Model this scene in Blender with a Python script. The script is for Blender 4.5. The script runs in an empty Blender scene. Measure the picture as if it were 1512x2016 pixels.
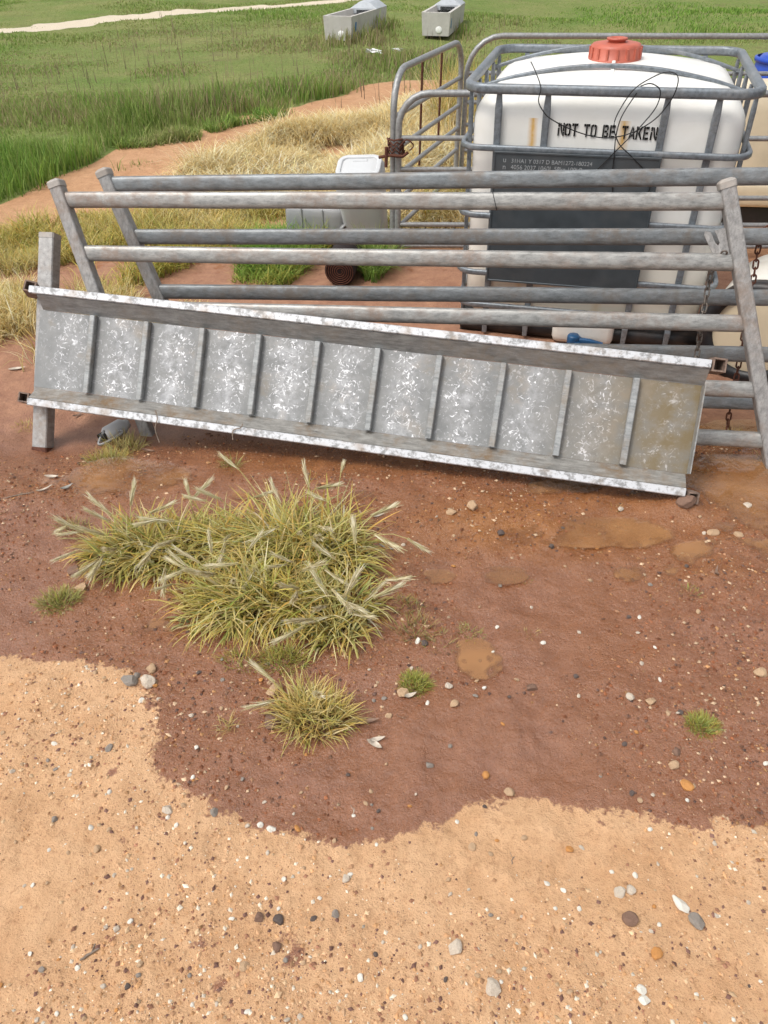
import bpy, math, random
import numpy as np
from mathutils import Vector, Matrix

R = math.radians
rng = np.random.default_rng(7)
random.seed(7)
scene = bpy.context.scene
col = scene.collection

# ------------------------------------------------------------------ camera, sky, sun, exposure
CAM_H, PITCH, FPX = 1.6, R(38), 1494.0
cam_d = bpy.data.cameras.new('camera')
cam = bpy.data.objects.new('camera', cam_d); col.objects.link(cam)
cam.location = (0, 0, CAM_H); cam.rotation_euler = (R(90) - PITCH, 0, 0)
cam_d.sensor_fit = 'VERTICAL'; cam_d.sensor_height = 24.0; cam_d.lens = 24.0 * FPX / 2016
cam_d.clip_start = 0.05; cam_d.clip_end = 2000
scene.camera = cam

SUN_EL, SUN_AZ = R(60), R(-118)          # azimuth from +Y towards +X
world = bpy.data.worlds.new('World'); scene.world = world; world.use_nodes = True
wt = world.node_tree; wt.nodes.clear()
sky = wt.nodes.new('ShaderNodeTexSky'); sky.sky_type = 'NISHITA'; sky.sun_disc = False
sky.sun_elevation = SUN_EL; sky.sun_rotation = SUN_AZ
sky.air_density = 1.0; sky.dust_density = 4.0; sky.ozone_density = 1.0
hsv = wt.nodes.new('ShaderNodeHueSaturation'); hsv.inputs['Saturation'].default_value = 0.15
bg = wt.nodes.new('ShaderNodeBackground'); bg.inputs[1].default_value = 0.15
wo = wt.nodes.new('ShaderNodeOutputWorld')
wt.links.new(sky.outputs[0], hsv.inputs['Color']); wt.links.new(hsv.outputs[0], bg.inputs[0]); wt.links.new(bg.outputs[0], wo.inputs[0])
sd = bpy.data.lights.new('sun', 'SUN'); sd.energy = 1.0; sd.angle = R(14); sd.color = (1.0, 0.95, 0.87)
so = bpy.data.objects.new('sun', sd); col.objects.link(so)
sv = Vector((math.sin(SUN_AZ) * math.cos(SUN_EL), math.cos(SUN_AZ) * math.cos(SUN_EL), math.sin(SUN_EL)))
so.rotation_euler = sv.to_track_quat('Z', 'Y').to_euler(); so.location = sv * 20
scene.view_settings.view_transform = 'Standard'; scene.view_settings.look = 'None'
scene.view_settings.gamma = 1; scene.view_settings.use_curve_mapping = False
scene.view_settings.exposure = 0.5

# ------------------------------------------------------------------ helpers
def sstep(a, b, x):
    t = np.clip((np.asarray(x, float) - a) / (b - a), 0, 1); return t * t * (3 - 2 * t)

def site(px, py, z=0.0):
    """surveyed spot on level z (from a photo coordinate)"""
    x = (px - 756) / FPX; y = (py - 1008) / FPX
    d = np.array([x, math.cos(PITCH) - y * math.sin(PITCH), -math.sin(PITCH) - y * math.cos(PITCH)])
    return np.array([0, 0, CAM_H]) + d * (z - CAM_H) / d[2]

def sites(pts, z=0.0): return np.array([site(a, b, z)[:2] for a, b in pts])

_S = np.random.default_rng(3)
def make_fbm(fmin, fmax, n):
    fr = np.exp(_S.uniform(math.log(fmin), math.log(fmax), n)); an = _S.uniform(0, 2 * np.pi, n); ph = _S.uniform(0, 2 * np.pi, n)
    am = (fmin / fr) ** 0.8; am /= np.sqrt((am ** 2).sum() / 2)
    def g(x, y):
        o = np.zeros(np.broadcast(x, y).shape)
        for f_, a_, p_, m_ in zip(fr, an, ph, am): o += m_ * np.sin(f_ * (x * math.cos(a_) + y * math.sin(a_)) + p_)
        return o
    return g
n_lo = make_fbm(0.4, 2.5, 14); n_mid = make_fbm(3, 16, 22); n_hi = make_fbm(20, 90, 40); n_vh = make_fbm(110, 300, 40); n_fld = make_fbm(.25, 3.5, 30)

# small hollows that hold water: x, y, rx, ry, depth
HOLLOWS = [(1.33, 2.13, .44, .19, .016), (-.93, 2.22, .26, .13, .014), (-.28, 2.15, .26, .06, .010), (.52, 2.20, .26, .06, .010),
           (.265, 1.40, .075, .085, .010), (.37, 1.735, .10, .05, .010), (.17, 1.73, .06, .035, .009), (.76, 1.745, .06, .045, .009), (.90, 1.75, .04, .04, .009),
           (-.66, 1.83, .14, .05, .008), (.60, 1.95, .36, .09, .008), (1.15, 1.84, .26, .08, .008), (1.5, 2.56, .4, .13, .012), (.02, 1.86, .10, .04, .008), (-.62, 1.52, .08, .04, .008)]
def base_z(x, y):
    x = np.asarray(x, float); y = np.asarray(y, float)
    z = -.10 * sstep(2.15, 2.95, y)
    z = z - .05 * np.exp(-((x + 1.33) / .5) ** 2 - ((y - 2.6) / .33) ** 2)
    z = z + .032 * np.exp(-((x - 1.02) / .10) ** 2 - ((y - 2.09) / .07) ** 2)
    return z
def ground_z(x, y):
    x = np.asarray(x, float); y = np.asarray(y, float)
    z = base_z(x, y)
    near = 1 - sstep(5, 9, y)
    z = z + near * (.0035 * n_mid(x, y) + (.0026 * n_hi(x, y) + .0011 * n_vh(x, y)) * (1 - sstep(3, 5, y))) + .05 * (1 - near) * n_lo(x, y)
    for hx, hy, rx, ry, dp in HOLLOWS: z = z - dp * np.exp(-((x - hx) / rx) ** 2 - ((y - hy) / ry) ** 2)
    return z
def gz(x, y): return float(ground_z(x, y))

def poly_dist(P, L, closed=False):
    """distance of points P (n,2) to the polyline L"""
    d = np.full(len(P), 1e9); m = len(L) if closed else len(L) - 1
    for i in range(m):
        a = L[i]; b = L[(i + 1) % len(L)]; ab = b - a; t = np.clip(((P - a) @ ab) / (ab @ ab), 0, 1)
        d = np.minimum(d, np.hypot(*(P - a - t[:, None] * ab).T))
    return d
def inside(P, L):
    c = np.zeros(len(P), bool); n = len(L)
    for i in range(n):
        a, b = L[i], L[(i + 1) % n]
        if a[1] == b[1]: continue
        k = ((a[1] > P[:, 1]) != (b[1] > P[:, 1])) & (P[:, 0] < (b[0] - a[0]) * (P[:, 1] - a[1]) / (b[1] - a[1]) + a[0]); c ^= k
    return c

def tag(o, label=None, cat=None, group=None, kind=None):
    if label: o['label'] = label
    if cat: o['category'] = cat
    if group: o['group'] = group
    if kind: o['kind'] = kind
    return o
def empty(name, loc, rot=(0, 0, 0)):
    o = bpy.data.objects.new(name, None); col.objects.link(o); o.location = loc; o.rotation_euler = rot; o.empty_display_size = .1
    return o
def link(name, me, mat=None, parent=None, loc=None, rot=None, scale=None):
    o = bpy.data.objects.new(name, me); col.objects.link(o)
    if mat is not None and len(me.materials) == 0: me.materials.append(mat)
    if parent: o.parent = parent
    if loc is not None: o.location = loc
    if rot is not None: o.rotation_euler = rot
    if scale is not None: o.scale = scale
    return o

def V3(a): return Vector([float(q) for q in a])
class MB:
    """collects shapes; build() links them as one mesh"""
    def __init__(s, org=(0, 0, 0)): s.v = []; s.f = []; s.s = []; s.o = V3(org)
    def add(s, vs, fs, smooth=False):
        k = len(s.v); s.v += [tuple(V3(q) - s.o) for q in vs]; s.f += [tuple(i + k for i in f) for f in fs]; s.s += [smooth] * len(fs)
    def box(s, c, ax, ay, az):
        c, ax, ay, az = map(V3, (c, ax, ay, az)); vs = [c + i * ax + j * ay + k * az for i in (-1, 1) for j in (-1, 1) for k in (-1, 1)]
        s.add(vs, [(0, 1, 3, 2), (4, 6, 7, 5), (0, 4, 5, 1), (2, 3, 7, 6), (0, 2, 6, 4), (1, 5, 7, 3)])
    def cbox(s, c, ax, ay, az, b):
        """box with chamfered edges round the long axis ax"""
        c, ax, ay, az = map(V3, (c, ax, ay, az)); ly, lz = ay.length, az.length; y, z = ay.normalized(), az.normalized()
        sec = [(ly, lz - b), (ly - b, lz), (b - ly, lz), (-ly, lz - b), (-ly, b - lz), (b - ly, -lz), (ly - b, -lz), (ly, b - lz)]
        vs = [c + k * ax + p * y + q * z for k in (-1, 1) for p, q in sec]
        fs = [(i, (i + 1) % 8, 8 + (i + 1) % 8, 8 + i) for i in range(8)] + [tuple(range(7, -1, -1)), tuple(range(8, 16))]
        s.add(vs, fs)
    def sweep(s, path, sec, up=(0, 0, 1), closed=False, cap=True, smooth=True, scale=None):
        path = [V3(p) for p in path]; up = V3(up); n = len(path); m = len(sec); vs = []
        for i, p in enumerate(path):
            a = path[i - 1] if (i or closed) else p; b = path[(i + 1) % n] if (i < n - 1 or closed) else p
            t = (b - a).normalized(); sd_ = t.cross(up)
            if sd_.length < 1e-6: sd_ = t.orthogonal()
            sd_.normalize(); u = sd_.cross(t); k = 1 if scale is None else scale[i]
            vs += [p + sd_ * (x * k) + u * (y * k) for x, y in sec]
        fs = []
        for i in range(n if closed else n - 1):
            j = (i + 1) % n
            fs += [(i * m + q, i * m + (q + 1) % m, j * m + (q + 1) % m, j * m + q) for q in range(m)]
        s.add(vs, fs, smooth)
        if cap and not closed: s.add(vs[:m], [tuple(range(m))]); s.add(vs[-m:], [tuple(range(m - 1, -1, -1))])
    def tube(s, path, r, n=10, **k): s.sweep(path, circ(r, n), **k)
    def lathe(s, c, axis, prof, n=28, smooth=True, sx=(1, 0, 0), caps=True):
        c = V3(c); a = V3(axis).normalized(); x = a.orthogonal().normalized(); y = a.cross(x); vs = []
        for r, h in prof: vs += [c + a * h + x * (r * math.cos(2 * math.pi * i / n)) + y * (r * math.sin(2 * math.pi * i / n)) for i in range(n)]
        fs = [(k * n + i, k * n + (i + 1) % n, (k + 1) * n + (i + 1) % n, (k + 1) * n + i) for k in range(len(prof) - 1) for i in range(n)]
        s.add(vs, fs, smooth)
        if caps: s.add(vs[:n], [tuple(range(n - 1, -1, -1))]); s.add(vs[-n:], [tuple(range(n))])
    def mesh(s, name, bevel=0):
        me = bpy.data.meshes.new(name); me.from_pydata(s.v, [], s.f); me.polygons.foreach_set('use_smooth', s.s); me.update(); return me
    def build(s, name, mat, parent=None, **k):
        o = link(name, s.mesh(name), mat, parent); return o
def circ(r, n=10): return [(r * math.cos(2 * math.pi * i / n), r * math.sin(2 * math.pi * i / n)) for i in range(n)]
def rsq(a, b, r, n=3):
    o = []
    for cx, cy, t0 in ((a - r, b - r, 0), (r - a, b - r, 90), (r - a, r - b, 180), (a - r, r - b, 270)):
        for i in range(n + 1): t = R(t0 + 90 * i / n); o.append((cx + r * math.cos(t), cy + r * math.sin(t)))
    return o
def bezier_pts(P, n=8):
    """smooth curve through the points P"""
    P = [V3(p) for p in P]; Q = [P[0]] + P + [P[-1]]; o = []
    for i in range(1, len(Q) - 2):
        for k in range(n):
            t = k / n; a, b, c, d = Q[i - 1:i + 3]
            o.append(.5 * ((2 * b) + (c - a) * t + (2 * a - 5 * b + 4 * c - d) * t * t + (3 * b - a - 3 * c + d) * t ** 3))
    return o + [P[-1]]
def rbox(sx, sy, sz, r, n=5, warp=None):
    """rounded box mesh centred on the origin"""
    import bmesh
    bm = bmesh.new(); bmesh.ops.create_cube(bm, size=2); bmesh.ops.subdivide_edges(bm, edges=bm.edges[:], cuts=n, use_grid_fill=True)
    h = Vector((sx / 2, sy / 2, sz / 2))
    for v in bm.verts:
        p = Vector([math.copysign(min(1, abs(c)) , c) for c in v.co])
        q = Vector([0, 0, 0])
        for i in range(3):  # crowd the cuts towards the rounded rim
            a = abs(p[i]); q[i] = math.copysign(h[i] * (a / .62 * (1 - r / h[i]) if a < .62 else (1 - r / h[i]) + (a - .62) / .38 * r / h[i]), p[i])
        inn = Vector([max(-(h[i] - r), min(h[i] - r, q[i])) for i in range(3)]); d = q - inn
        if d.length > 1e-9:
            mx = max(abs(d[0]), abs(d[1]), abs(d[2])); q = inn + d.normalized() * mx
        v.co = q
        if warp: v.co = warp(v.co)
    me = bpy.data.meshes.new('rounded_box'); bm.to_mesh(me); bm.free()
    me.polygons.foreach_set('use_smooth', [True] * len(me.polygons)); return me

def quads_mesh(name, v, q, colr=None, smooth=True, attr='Col'):
    me = bpy.data.meshes.new(name); v = np.asarray(v, np.float32); q = np.asarray(q, np.int32); k = q.shape[1]
    me.vertices.add(len(v)); me.vertices.foreach_set('co', v.ravel()); me.loops.add(q.size); me.loops.foreach_set('vertex_index', q.ravel())
    me.polygons.add(len(q)); me.polygons.foreach_set('loop_start', np.arange(0, q.size, k, dtype=np.int32)); me.polygons.foreach_set('loop_total', np.full(len(q), k, np.int32))
    me.polygons.foreach_set('use_smooth', np.full(len(q), smooth)); me.update(calc_edges=True)
    if colr is not None:
        a = me.attributes.new(attr, 'FLOAT_COLOR', 'POINT'); c4 = np.ones((len(v), 4), np.float32); c4[:, :colr.shape[1]] = colr; a.data.foreach_set('color', c4.ravel())
    return me

# ------------------------------------------------------------------ materials
class NT:
    def __init__(s, name):
        s.m = bpy.data.materials.new(name); s.m.use_nodes = True; s.t = s.m.node_tree; s.t.nodes.clear()
        s.out = s.n('ShaderNodeOutputMaterial'); s.b = s.n('ShaderNodeBsdfPrincipled'); s.l(s.b.outputs[0], s.out.inputs[0])
    def n(s, t, **k):
        o = s.t.nodes.new(t)
        for a, b in k.items(): setattr(o, a, b)
        return o
    def l(s, a, b): s.t.links.new(a, b)
    def setv(s, sock, v):
        if hasattr(v, 'is_output') or isinstance(v, bpy.types.NodeSocket): s.l(v, sock)
        elif isinstance(v, (tuple, list)) and len(v) == 3 and sock.type == 'RGBA': sock.default_value = (*v, 1)
        else: sock.default_value = v
    def P(s, name, v): s.setv(s.b.inputs[name], v)
    def coord(s, kind='Object', scale=None):
        o = s.n('ShaderNodeTexCoord').outputs[kind]
        if scale is not None:
            m = s.n('ShaderNodeMapping'); s.l(o, m.inputs[0]); m.inputs['Scale'].default_value = scale; o = m.outputs[0]
        return o
    def pos(s): return s.n('ShaderNodeNewGeometry').outputs['Position']
    def noise(s, vec, scale, detail=4, rough=.55, dist=0.0):
        o = s.n('ShaderNodeTexNoise'); s.l(vec, o.inputs['Vector']); o.inputs['Scale'].default_value = scale; o.inputs['Detail'].default_value = detail
        o.inputs['Roughness'].default_value = rough; o.inputs['Distortion'].default_value = dist; return o.outputs['Fac']
    def voro(s, vec, scale, feature='F1', out='Distance', rand=1.0):
        o = s.n('ShaderNodeTexVoronoi', feature=feature); s.l(vec, o.inputs['Vector']); o.inputs['Scale'].default_value = scale; o.inputs['Randomness'].default_value = rand; return o.outputs[out]
    def ramp(s, f, stops):
        o = s.n('ShaderNodeValToRGB'); s.l(f, o.inputs[0]); e = o.color_ramp.elements
        while len(e) < len(stops): e.new(.5)
        for a, (p, c) in zip(e, stops): a.position = p; a.color = (*c, 1) if isinstance(c, (tuple, list)) else (c, c, c, 1)
        return o.outputs[0]
    def mix(s, f, a, b, blend='MIX'):
        o = s.n('ShaderNodeMix', data_type='RGBA', blend_type=blend); s.setv(o.inputs[0], f); s.setv(o.inputs[6], a); s.setv(o.inputs[7], b); return o.outputs[2]
    def math(s, op, a, b=0.0, c=None, clamp=False):
        o = s.n('ShaderNodeMath', operation=op, use_clamp=clamp); s.setv(o.inputs[0], a); s.setv(o.inputs[1], b)
        if c is not None: s.setv(o.inputs[2], c)
        return o.outputs[0]
    def mr(s, v, a, b, c=0.0, d=1.0):
        o = s.n('ShaderNodeMapRange'); s.setv(o.inputs[0], v)
        for i, q in enumerate((a, b, c, d)): o.inputs[i + 1].default_value = q
        return o.outputs[0]
    def bump(s, h, dist, strength=1.0, prev=None):
        o = s.n('ShaderNodeBump'); s.l(h, o.inputs['Height']); o.inputs['Distance'].default_value = dist; o.inputs['Strength'].default_value = strength
        if prev is not None: s.l(prev, o.inputs['Normal'])
        s.l(o.outputs[0], s.b.inputs['Normal']); return o.outputs[0]

def m_galv(name, base, dirt=(.20, .13, .085), dirt_amt=.5, stretch=(1, 1, 1), rough=.48, metal=.55, streaks=True):
    t = NT(name); v = t.coord('Object'); vs = t.coord('Object', stretch); vl = t.coord('Object', tuple(.05 if q < 1 else 1 for q in stretch))
    n1 = t.noise(v, 5, 6, .65); n2 = t.noise(vs, 60, 6, .7); n3 = t.noise(v, 210, 3, .6); nl = t.noise(vl, 120, 3, .6); n4 = t.noise(v, 26, 5, .7)
    c = t.mix(t.mr(n2, .34, .66), tuple(b * .60 for b in base), tuple(min(1, b * 1.28) for b in base))
    c = t.mix(t.mr(n4, .40, .64, 0, .35), c, tuple(min(1, b * 1.12) for b in base))
    c = t.mix(t.mr(nl, .55, .70, 0, .5 if streaks else 0), c, tuple(b * .50 for b in base))
    c = t.mix(t.mr(n3, .60, .74, 0, .6), c, tuple(b * .34 for b in base))
    d = t.math('MULTIPLY', t.mr(n1, .45, .62), t.mr(n4, .34, .58))
    c = t.mix(t.math('MULTIPLY', d, dirt_amt), c, dirt)
    t.P('Base Color', c); t.P('Metallic', t.mr(d, 0, 1, metal, .1)); t.P('Roughness', t.mr(n2, .3, .75, rough - .08, rough + .16))
    t.bump(n2, .0015, .4); return t.m

def m_plain(name, base, rough=.5, var=.15, scale=20, spec=.5, dirt=None, bumpd=0.0, metal=0.0):
    t = NT(name); v = t.coord('Object'); n = t.noise(v, scale, 5, .6); n2 = t.noise(v, scale * .25, 4)
    c = t.mix(t.mr(n, .3, .7), tuple(b * (1 - var) for b in base), tuple(min(1, b * (1 + var)) for b in base))
    if dirt: c = t.mix(t.mr(n2, .5, .72, 0, dirt[3] if len(dirt) > 3 else .5), c, dirt[:3])
    t.P('Base Color', c); t.P('Roughness', t.mr(n, .3, .7, max(.02, rough - .08), rough + .08)); t.P('Metallic', metal)
    t.b.inputs['Specular IOR Level'].default_value = spec
    if bumpd: t.bump(n, bumpd, .5)
    return t.m

M = {}
M['gate_front'] = m_galv('galvanised_pale', (.335, .33, .315), (.21, .125, .08), .62, (.3, 1, 1), .42, .5)
M['gate_back'] = m_galv('galvanised_dull', (.235, .25, .258), (.16, .12, .09), .7, (.3, 1, 1), .45, .45)
M['stile'] = m_galv('galvanised_stile', (.34, .33, .32), (.22, .15, .105), .7, (1, 1, .5), .5, .3)
M['cap'] = m_plain('plastic_cap', (.36, .33, .30), .6, .2, 60, dirt=(.25, .17, .11))
M['ramp_frame'] = m_galv('ramp_galvanised', (.31, .32, .32), (.22, .16, .10), .5, (.3, 1, 1), .5, .4)
M['ramp_wet'] = m_galv('ramp_galvanised_grimy', (.30, .29, .27), (.20, .13, .07), 1.0, (.3, 1, 1), .34, .3)
M['cage'] = m_galv('cage_steel', (.22, .245, .27), (.30, .24, .18), .2, (1, 1, 1), .42, .5)
M['yard'] = m_galv('yard_pipe', (.34, .345, .345), (.16, .12, .09), .4, (1, 1, 1), .45, .5)
M['rust'] = m_plain('rust', (.11, .045, .03), .85, .45, 90, .2, bumpd=.002)
M['rust_light'] = m_plain('rusty_galvanised', (.20, .14, .11), .7, .45, 70, .3, bumpd=.001)
M['chain'] = m_plain('chain_steel', (.17, .145, .125), .55, .4, 120, .5, dirt=(.12, .06, .035, .7), metal=.4)
M['black'] = m_plain('black_plastic', (.012, .012, .014), .45, .3, 30, dirt=(.10, .06, .04, .35))
M['rubber'] = m_plain('dark_rubber', (.02, .014, .014), .75, .4, 60, .3)
M['red'] = m_plain('red_plastic', (.47, .115, .072), .5, .12, 25, dirt=(.60, .22, .15, .3))
M['blue'] = m_plain('blue_plastic', (.012, .07, .17), .4, .2, 20)
M['bluedrum'] = m_plain('blue_drum_plastic', (.01, .06, .42), .35, .1, 8)
M['can'] = m_plain('jerrycan_plastic', (.55, .56, .57), .45, .06, 12, dirt=(.35, .30, .25, .35))
M['can_grey'] = m_plain('grey_plastic', (.27, .275, .28), .5, .1, 14, dirt=(.25, .2, .16, .3))
M['drum_white'] = m_plain('drum_white_plastic', (.72, .69, .62), .4, .05, 12, dirt=(.5, .42, .32, .3))
M['drum_cream'] = m_plain('drum_cream_plastic', (.66, .56, .40), .45, .06, 10, dirt=(.45, .33, .20, .3))
M['concrete'] = m_plain('trough_concrete', (.52, .50, .47), .85, .1, 14, .2, dirt=(.34, .31, .27, .5), bumpd=.003)
M['lid'] = m_plain('trough_lid', (.42, .45, .48), .6, .12, 10)
M['dark'] = m_plain('dark_water', (.02, .022, .02), .1, .2, 6)
M['whitepaint'] = m_plain('white_paint', (.8, .8, .78), .5, .04, 30)
M['bluepaint'] = m_plain('blue_mark_paint', (.03, .16, .35), .6, .2, 30)
M['wire'] = m_plain('black_wire', (.01, .01, .011), .5, .2, 40)
M['ink'] = m_plain('stencil_ink', (.013, .012, .012), .7, .5, 120, .2)
M['plate'] = m_plain('label_plate_steel', (.075, .092, .105), .42, .15, 12, dirt=(.13, .125, .12, .5), metal=.35)
M['platetext'] = m_plain('plate_lettering', (.33, .35, .36), .6, .2, 60)
M['barcode'] = m_plain('barcode_print', (.72, .73, .74), .6, .1, 200)
M['paper'] = m_plain('litter_plastic', (.8, .8, .8), .6, .05, 20)
M['leaf_pale'] = m_plain('dead_leaf_pale', (.50, .43, .35), .6, .25, 70, dirt=(.30, .2, .13, .6))
M['leaf_brown'] = m_plain('dead_leaf_brown', (.20, .12, .08), .6, .3, 60)
M['leaf_grey'] = m_plain('dead_leaf_grey', (.28, .27, .24), .55, .25, 60)
M['bark'] = m_plain('stick_bark', (.24, .19, .15), .85, .35, 70, .2, bumpd=.002)
M['rock_pale'] = m_plain('stone_pale', (.56, .48, .39), .85, .3, 45, .3, dirt=(.42, .29, .19, .6), bumpd=.004)
M['rock_white'] = m_plain('stone_white', (.70, .66, .58), .8, .2, 60, .3, bumpd=.003)
M['rock_tan'] = m_plain('stone_tan', (.46, .31, .19), .85, .3, 45, .3, bumpd=.004)
M['rock_grey'] = m_plain('stone_grey', (.26, .23, .20), .8, .3, 45, .3, dirt=(.32, .2, .13, .4), bumpd=.004)
M['rock_dark'] = m_plain('stone_dark', (.10, .075, .065), .7, .35, 45, .4, bumpd=.004)
M['rock_orange'] = m_plain('stone_orange', (.50, .23, .07), .75, .3, 45, .4, bumpd=.003)
M['rock_brown'] = m_plain('stone_brown', (.20, .12, .085), .8, .35, 45, .3, bumpd=.004)

# tank plastic with drips of rust-yellow and scuffs
def m_bottle():
    t = NT('tank_plastic'); v = t.coord('Object'); sep = t.n('ShaderNodeSeparateXYZ'); t.l(v, sep.inputs[0]); X, Y, Z = sep.outputs
    n = t.noise(v, 5, 5); n2 = t.noise(v, 26, 5, .7)
    c = t.mix(t.mr(n, .35, .7), (.74, .725, .68), (.83, .82, .79))
    c = t.mix(t.mr(Z, -.45, .1, .7, 0), c, (.80, .71, .55))
    sc = t.math('MULTIPLY', t.mr(t.noise(t.coord('Object', (1, 1, 2.2)), 7, 4, .7), .56, .72), t.mr(n2, .45, .65))
    c = t.mix(t.math('MULTIPLY', sc, .30), c, (.40, .39, .37))
    fr = t.math('LESS_THAN', Y, -.36)
    for x0, w, z0 in ((-.30, .024, .44), (.085, .03, .44)):
        wob = t.math('MULTIPLY_ADD', t.noise(t.coord('Object', (.2, .2, 1)), 6, 3), .03, x0 - .015)
        dx = t.math('ABSOLUTE', t.math('SUBTRACT', X, wob)); dr = t.math('MULTIPLY', t.mr(dx, 0, w, 1, 0), t.math('LESS_THAN', Z, z0))
        dr = t.math('MULTIPLY', dr, t.mr(Z, -.35, z0, .35, 1.0)); dr = t.math('MULTIPLY', t.math('MULTIPLY', dr, fr), t.mr(n2, .25, .55, .5, 1))
        c = t.mix(dr, c, (.60, .33, .05))
    t.P('Base Color', c); t.P('Roughness', t.mr(n2, .3, .7, .32, .5)); t.P('Subsurface Weight', .0)
    t.bump(n, .006, .25); return t.m
M['bottle'] = m_bottle()

# cleated floor plate: grey zinc with bright scratched wear in the middle of each bay and brown grime at one end
def m_floor():
    t = NT('scratched_zinc_plate'); v = t.coord('Object'); sep = t.n('ShaderNodeSeparateXYZ'); t.l(v, sep.inputs[0]); X, Y, Z = sep.outputs
    n = t.noise(v, 12, 6, .6); n2 = t.noise(v, 70, 4, .6); n5 = t.noise(v, 300, 2)
    c = t.mix(t.mr(n, .3, .72), (.18, .185, .185), (.275, .275, .27))
    c = t.mix(t.mr(n5, .58, .75, 0, .45), c, (.16, .145, .12))
    bay = t.math('ABSOLUTE', t.math('SUBTRACT', t.math('FRACT', t.math('DIVIDE', t.math('SUBTRACT', X, .2215), .2303)), .5))
    wob = t.math('MULTIPLY_ADD', t.noise(v, 7, 2), .55, -.275)
    core = t.mr(t.math('ABSOLUTE', t.math('ADD', bay, wob)), .04, .36, 1, 0)
    core = t.math('MULTIPLY', core, t.math('MULTIPLY', t.mr(X, -.05, .42, .15, 1), t.mr(X, 1.45, 2.1, 1, .60)))
    # worn bright film
    film = t.math('MULTIPLY', core, t.mr(t.noise(v, 22, 6, .72), .40, .66, .0, .62))
    c = t.mix(film, c, (.60, .605, .63))
    # fine scratches in several directions
    sc_all = None
    for k, (sc1, sc2, off) in enumerate(((20, 30, 0), (32, 44, 4.3), (26, 36, 9.1), (40, 60, 13.7), (34, 52, 21.3))):
        mp = t.n('ShaderNodeMapping'); t.l(v, mp.inputs[0]); mp.inputs['Location'].default_value = (off, off * .7, 0); mp.inputs['Rotation'].default_value = (0, 0, off)
        ln = t.math('ABSOLUTE', t.math('SUBTRACT', t.noise(mp.outputs[0], sc1, 1, .5, .4), .5)); s1 = t.mr(ln, .008 * sc1 / 20, .022 * sc1 / 20, 1, 0)
        q = t.math('MULTIPLY', s1, t.mr(t.noise(mp.outputs[0], sc2, 2), .54, .58)); q = t.math('MULTIPLY', q, t.mr(t.noise(v, 8 + k * 3, 4), .47, .58)); sc_all = q if sc_all is None else t.math('MAXIMUM', sc_all, q)
    sc_all = t.math('MULTIPLY', sc_all, t.mr(core, 0, .55, .16, 1))
    c = t.mix(sc_all, c, (.86, .86, .89))
    gr = t.math('MULTIPLY', t.mr(X, 1.95, 2.42, 0, 1), t.mr(n, .32, .58, .35, 1))
    c = t.mix(t.math('MULTIPLY', gr, .95), c, (.17, .125, .06))
    g2 = t.math('MULTIPLY', t.mr(t.noise(v, 5.5, 5, .65), .56, .70), .6); c = t.mix(g2, c, (.25, .20, .14))
    t.P('Base Color', c); t.P('Metallic', .12); t.P('Roughness', t.mr(n2, .3, .7, .42, .58)); t.bump(n2, .001, .3); return t.m
M['floor'] = m_floor()
def m_lip():
    t = NT('worn_zinc_lip'); v = t.coord('Object'); n = t.noise(v, 40, 6, .7); n2 = t.noise(t.coord('Object', (1, 1, 1)), 9, 4)
    c = t.mix(t.mr(n, .40, .52), (.27, .27, .27), (.60, .61, .63)); c = t.mix(t.mr(n2, .54, .68, 0, .6), c, (.30, .22, .15))
    t.P('Base Color', c); t.P('Metallic', .3); t.P('Roughness', .42); t.bump(n, .0015, .4); return t.m
M['lip'] = m_lip()

def m_grass(name, trans=.35, rough=.6):
    t = NT(name); a = t.n('ShaderNodeAttribute', attribute_name='Col'); c = a.outputs['Color']
    t.P('Base Color', c); t.P('Roughness', rough); t.b.inputs['Specular IOR Level'].default_value = .25
    tr = t.n('ShaderNodeBsdfTranslucent'); t.l(c, tr.inputs[0]); mx = t.n('ShaderNodeMixShader'); mx.inputs[0].default_value = trans
    t.l(t.b.outputs[0], mx.inputs[1]); t.l(tr.outputs[0], mx.inputs[2]); t.l(mx.outputs[0], t.out.inputs[0]); return t.m
M['grass'] = m_grass('grass_blades')
M['pebbles'] = None

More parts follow.
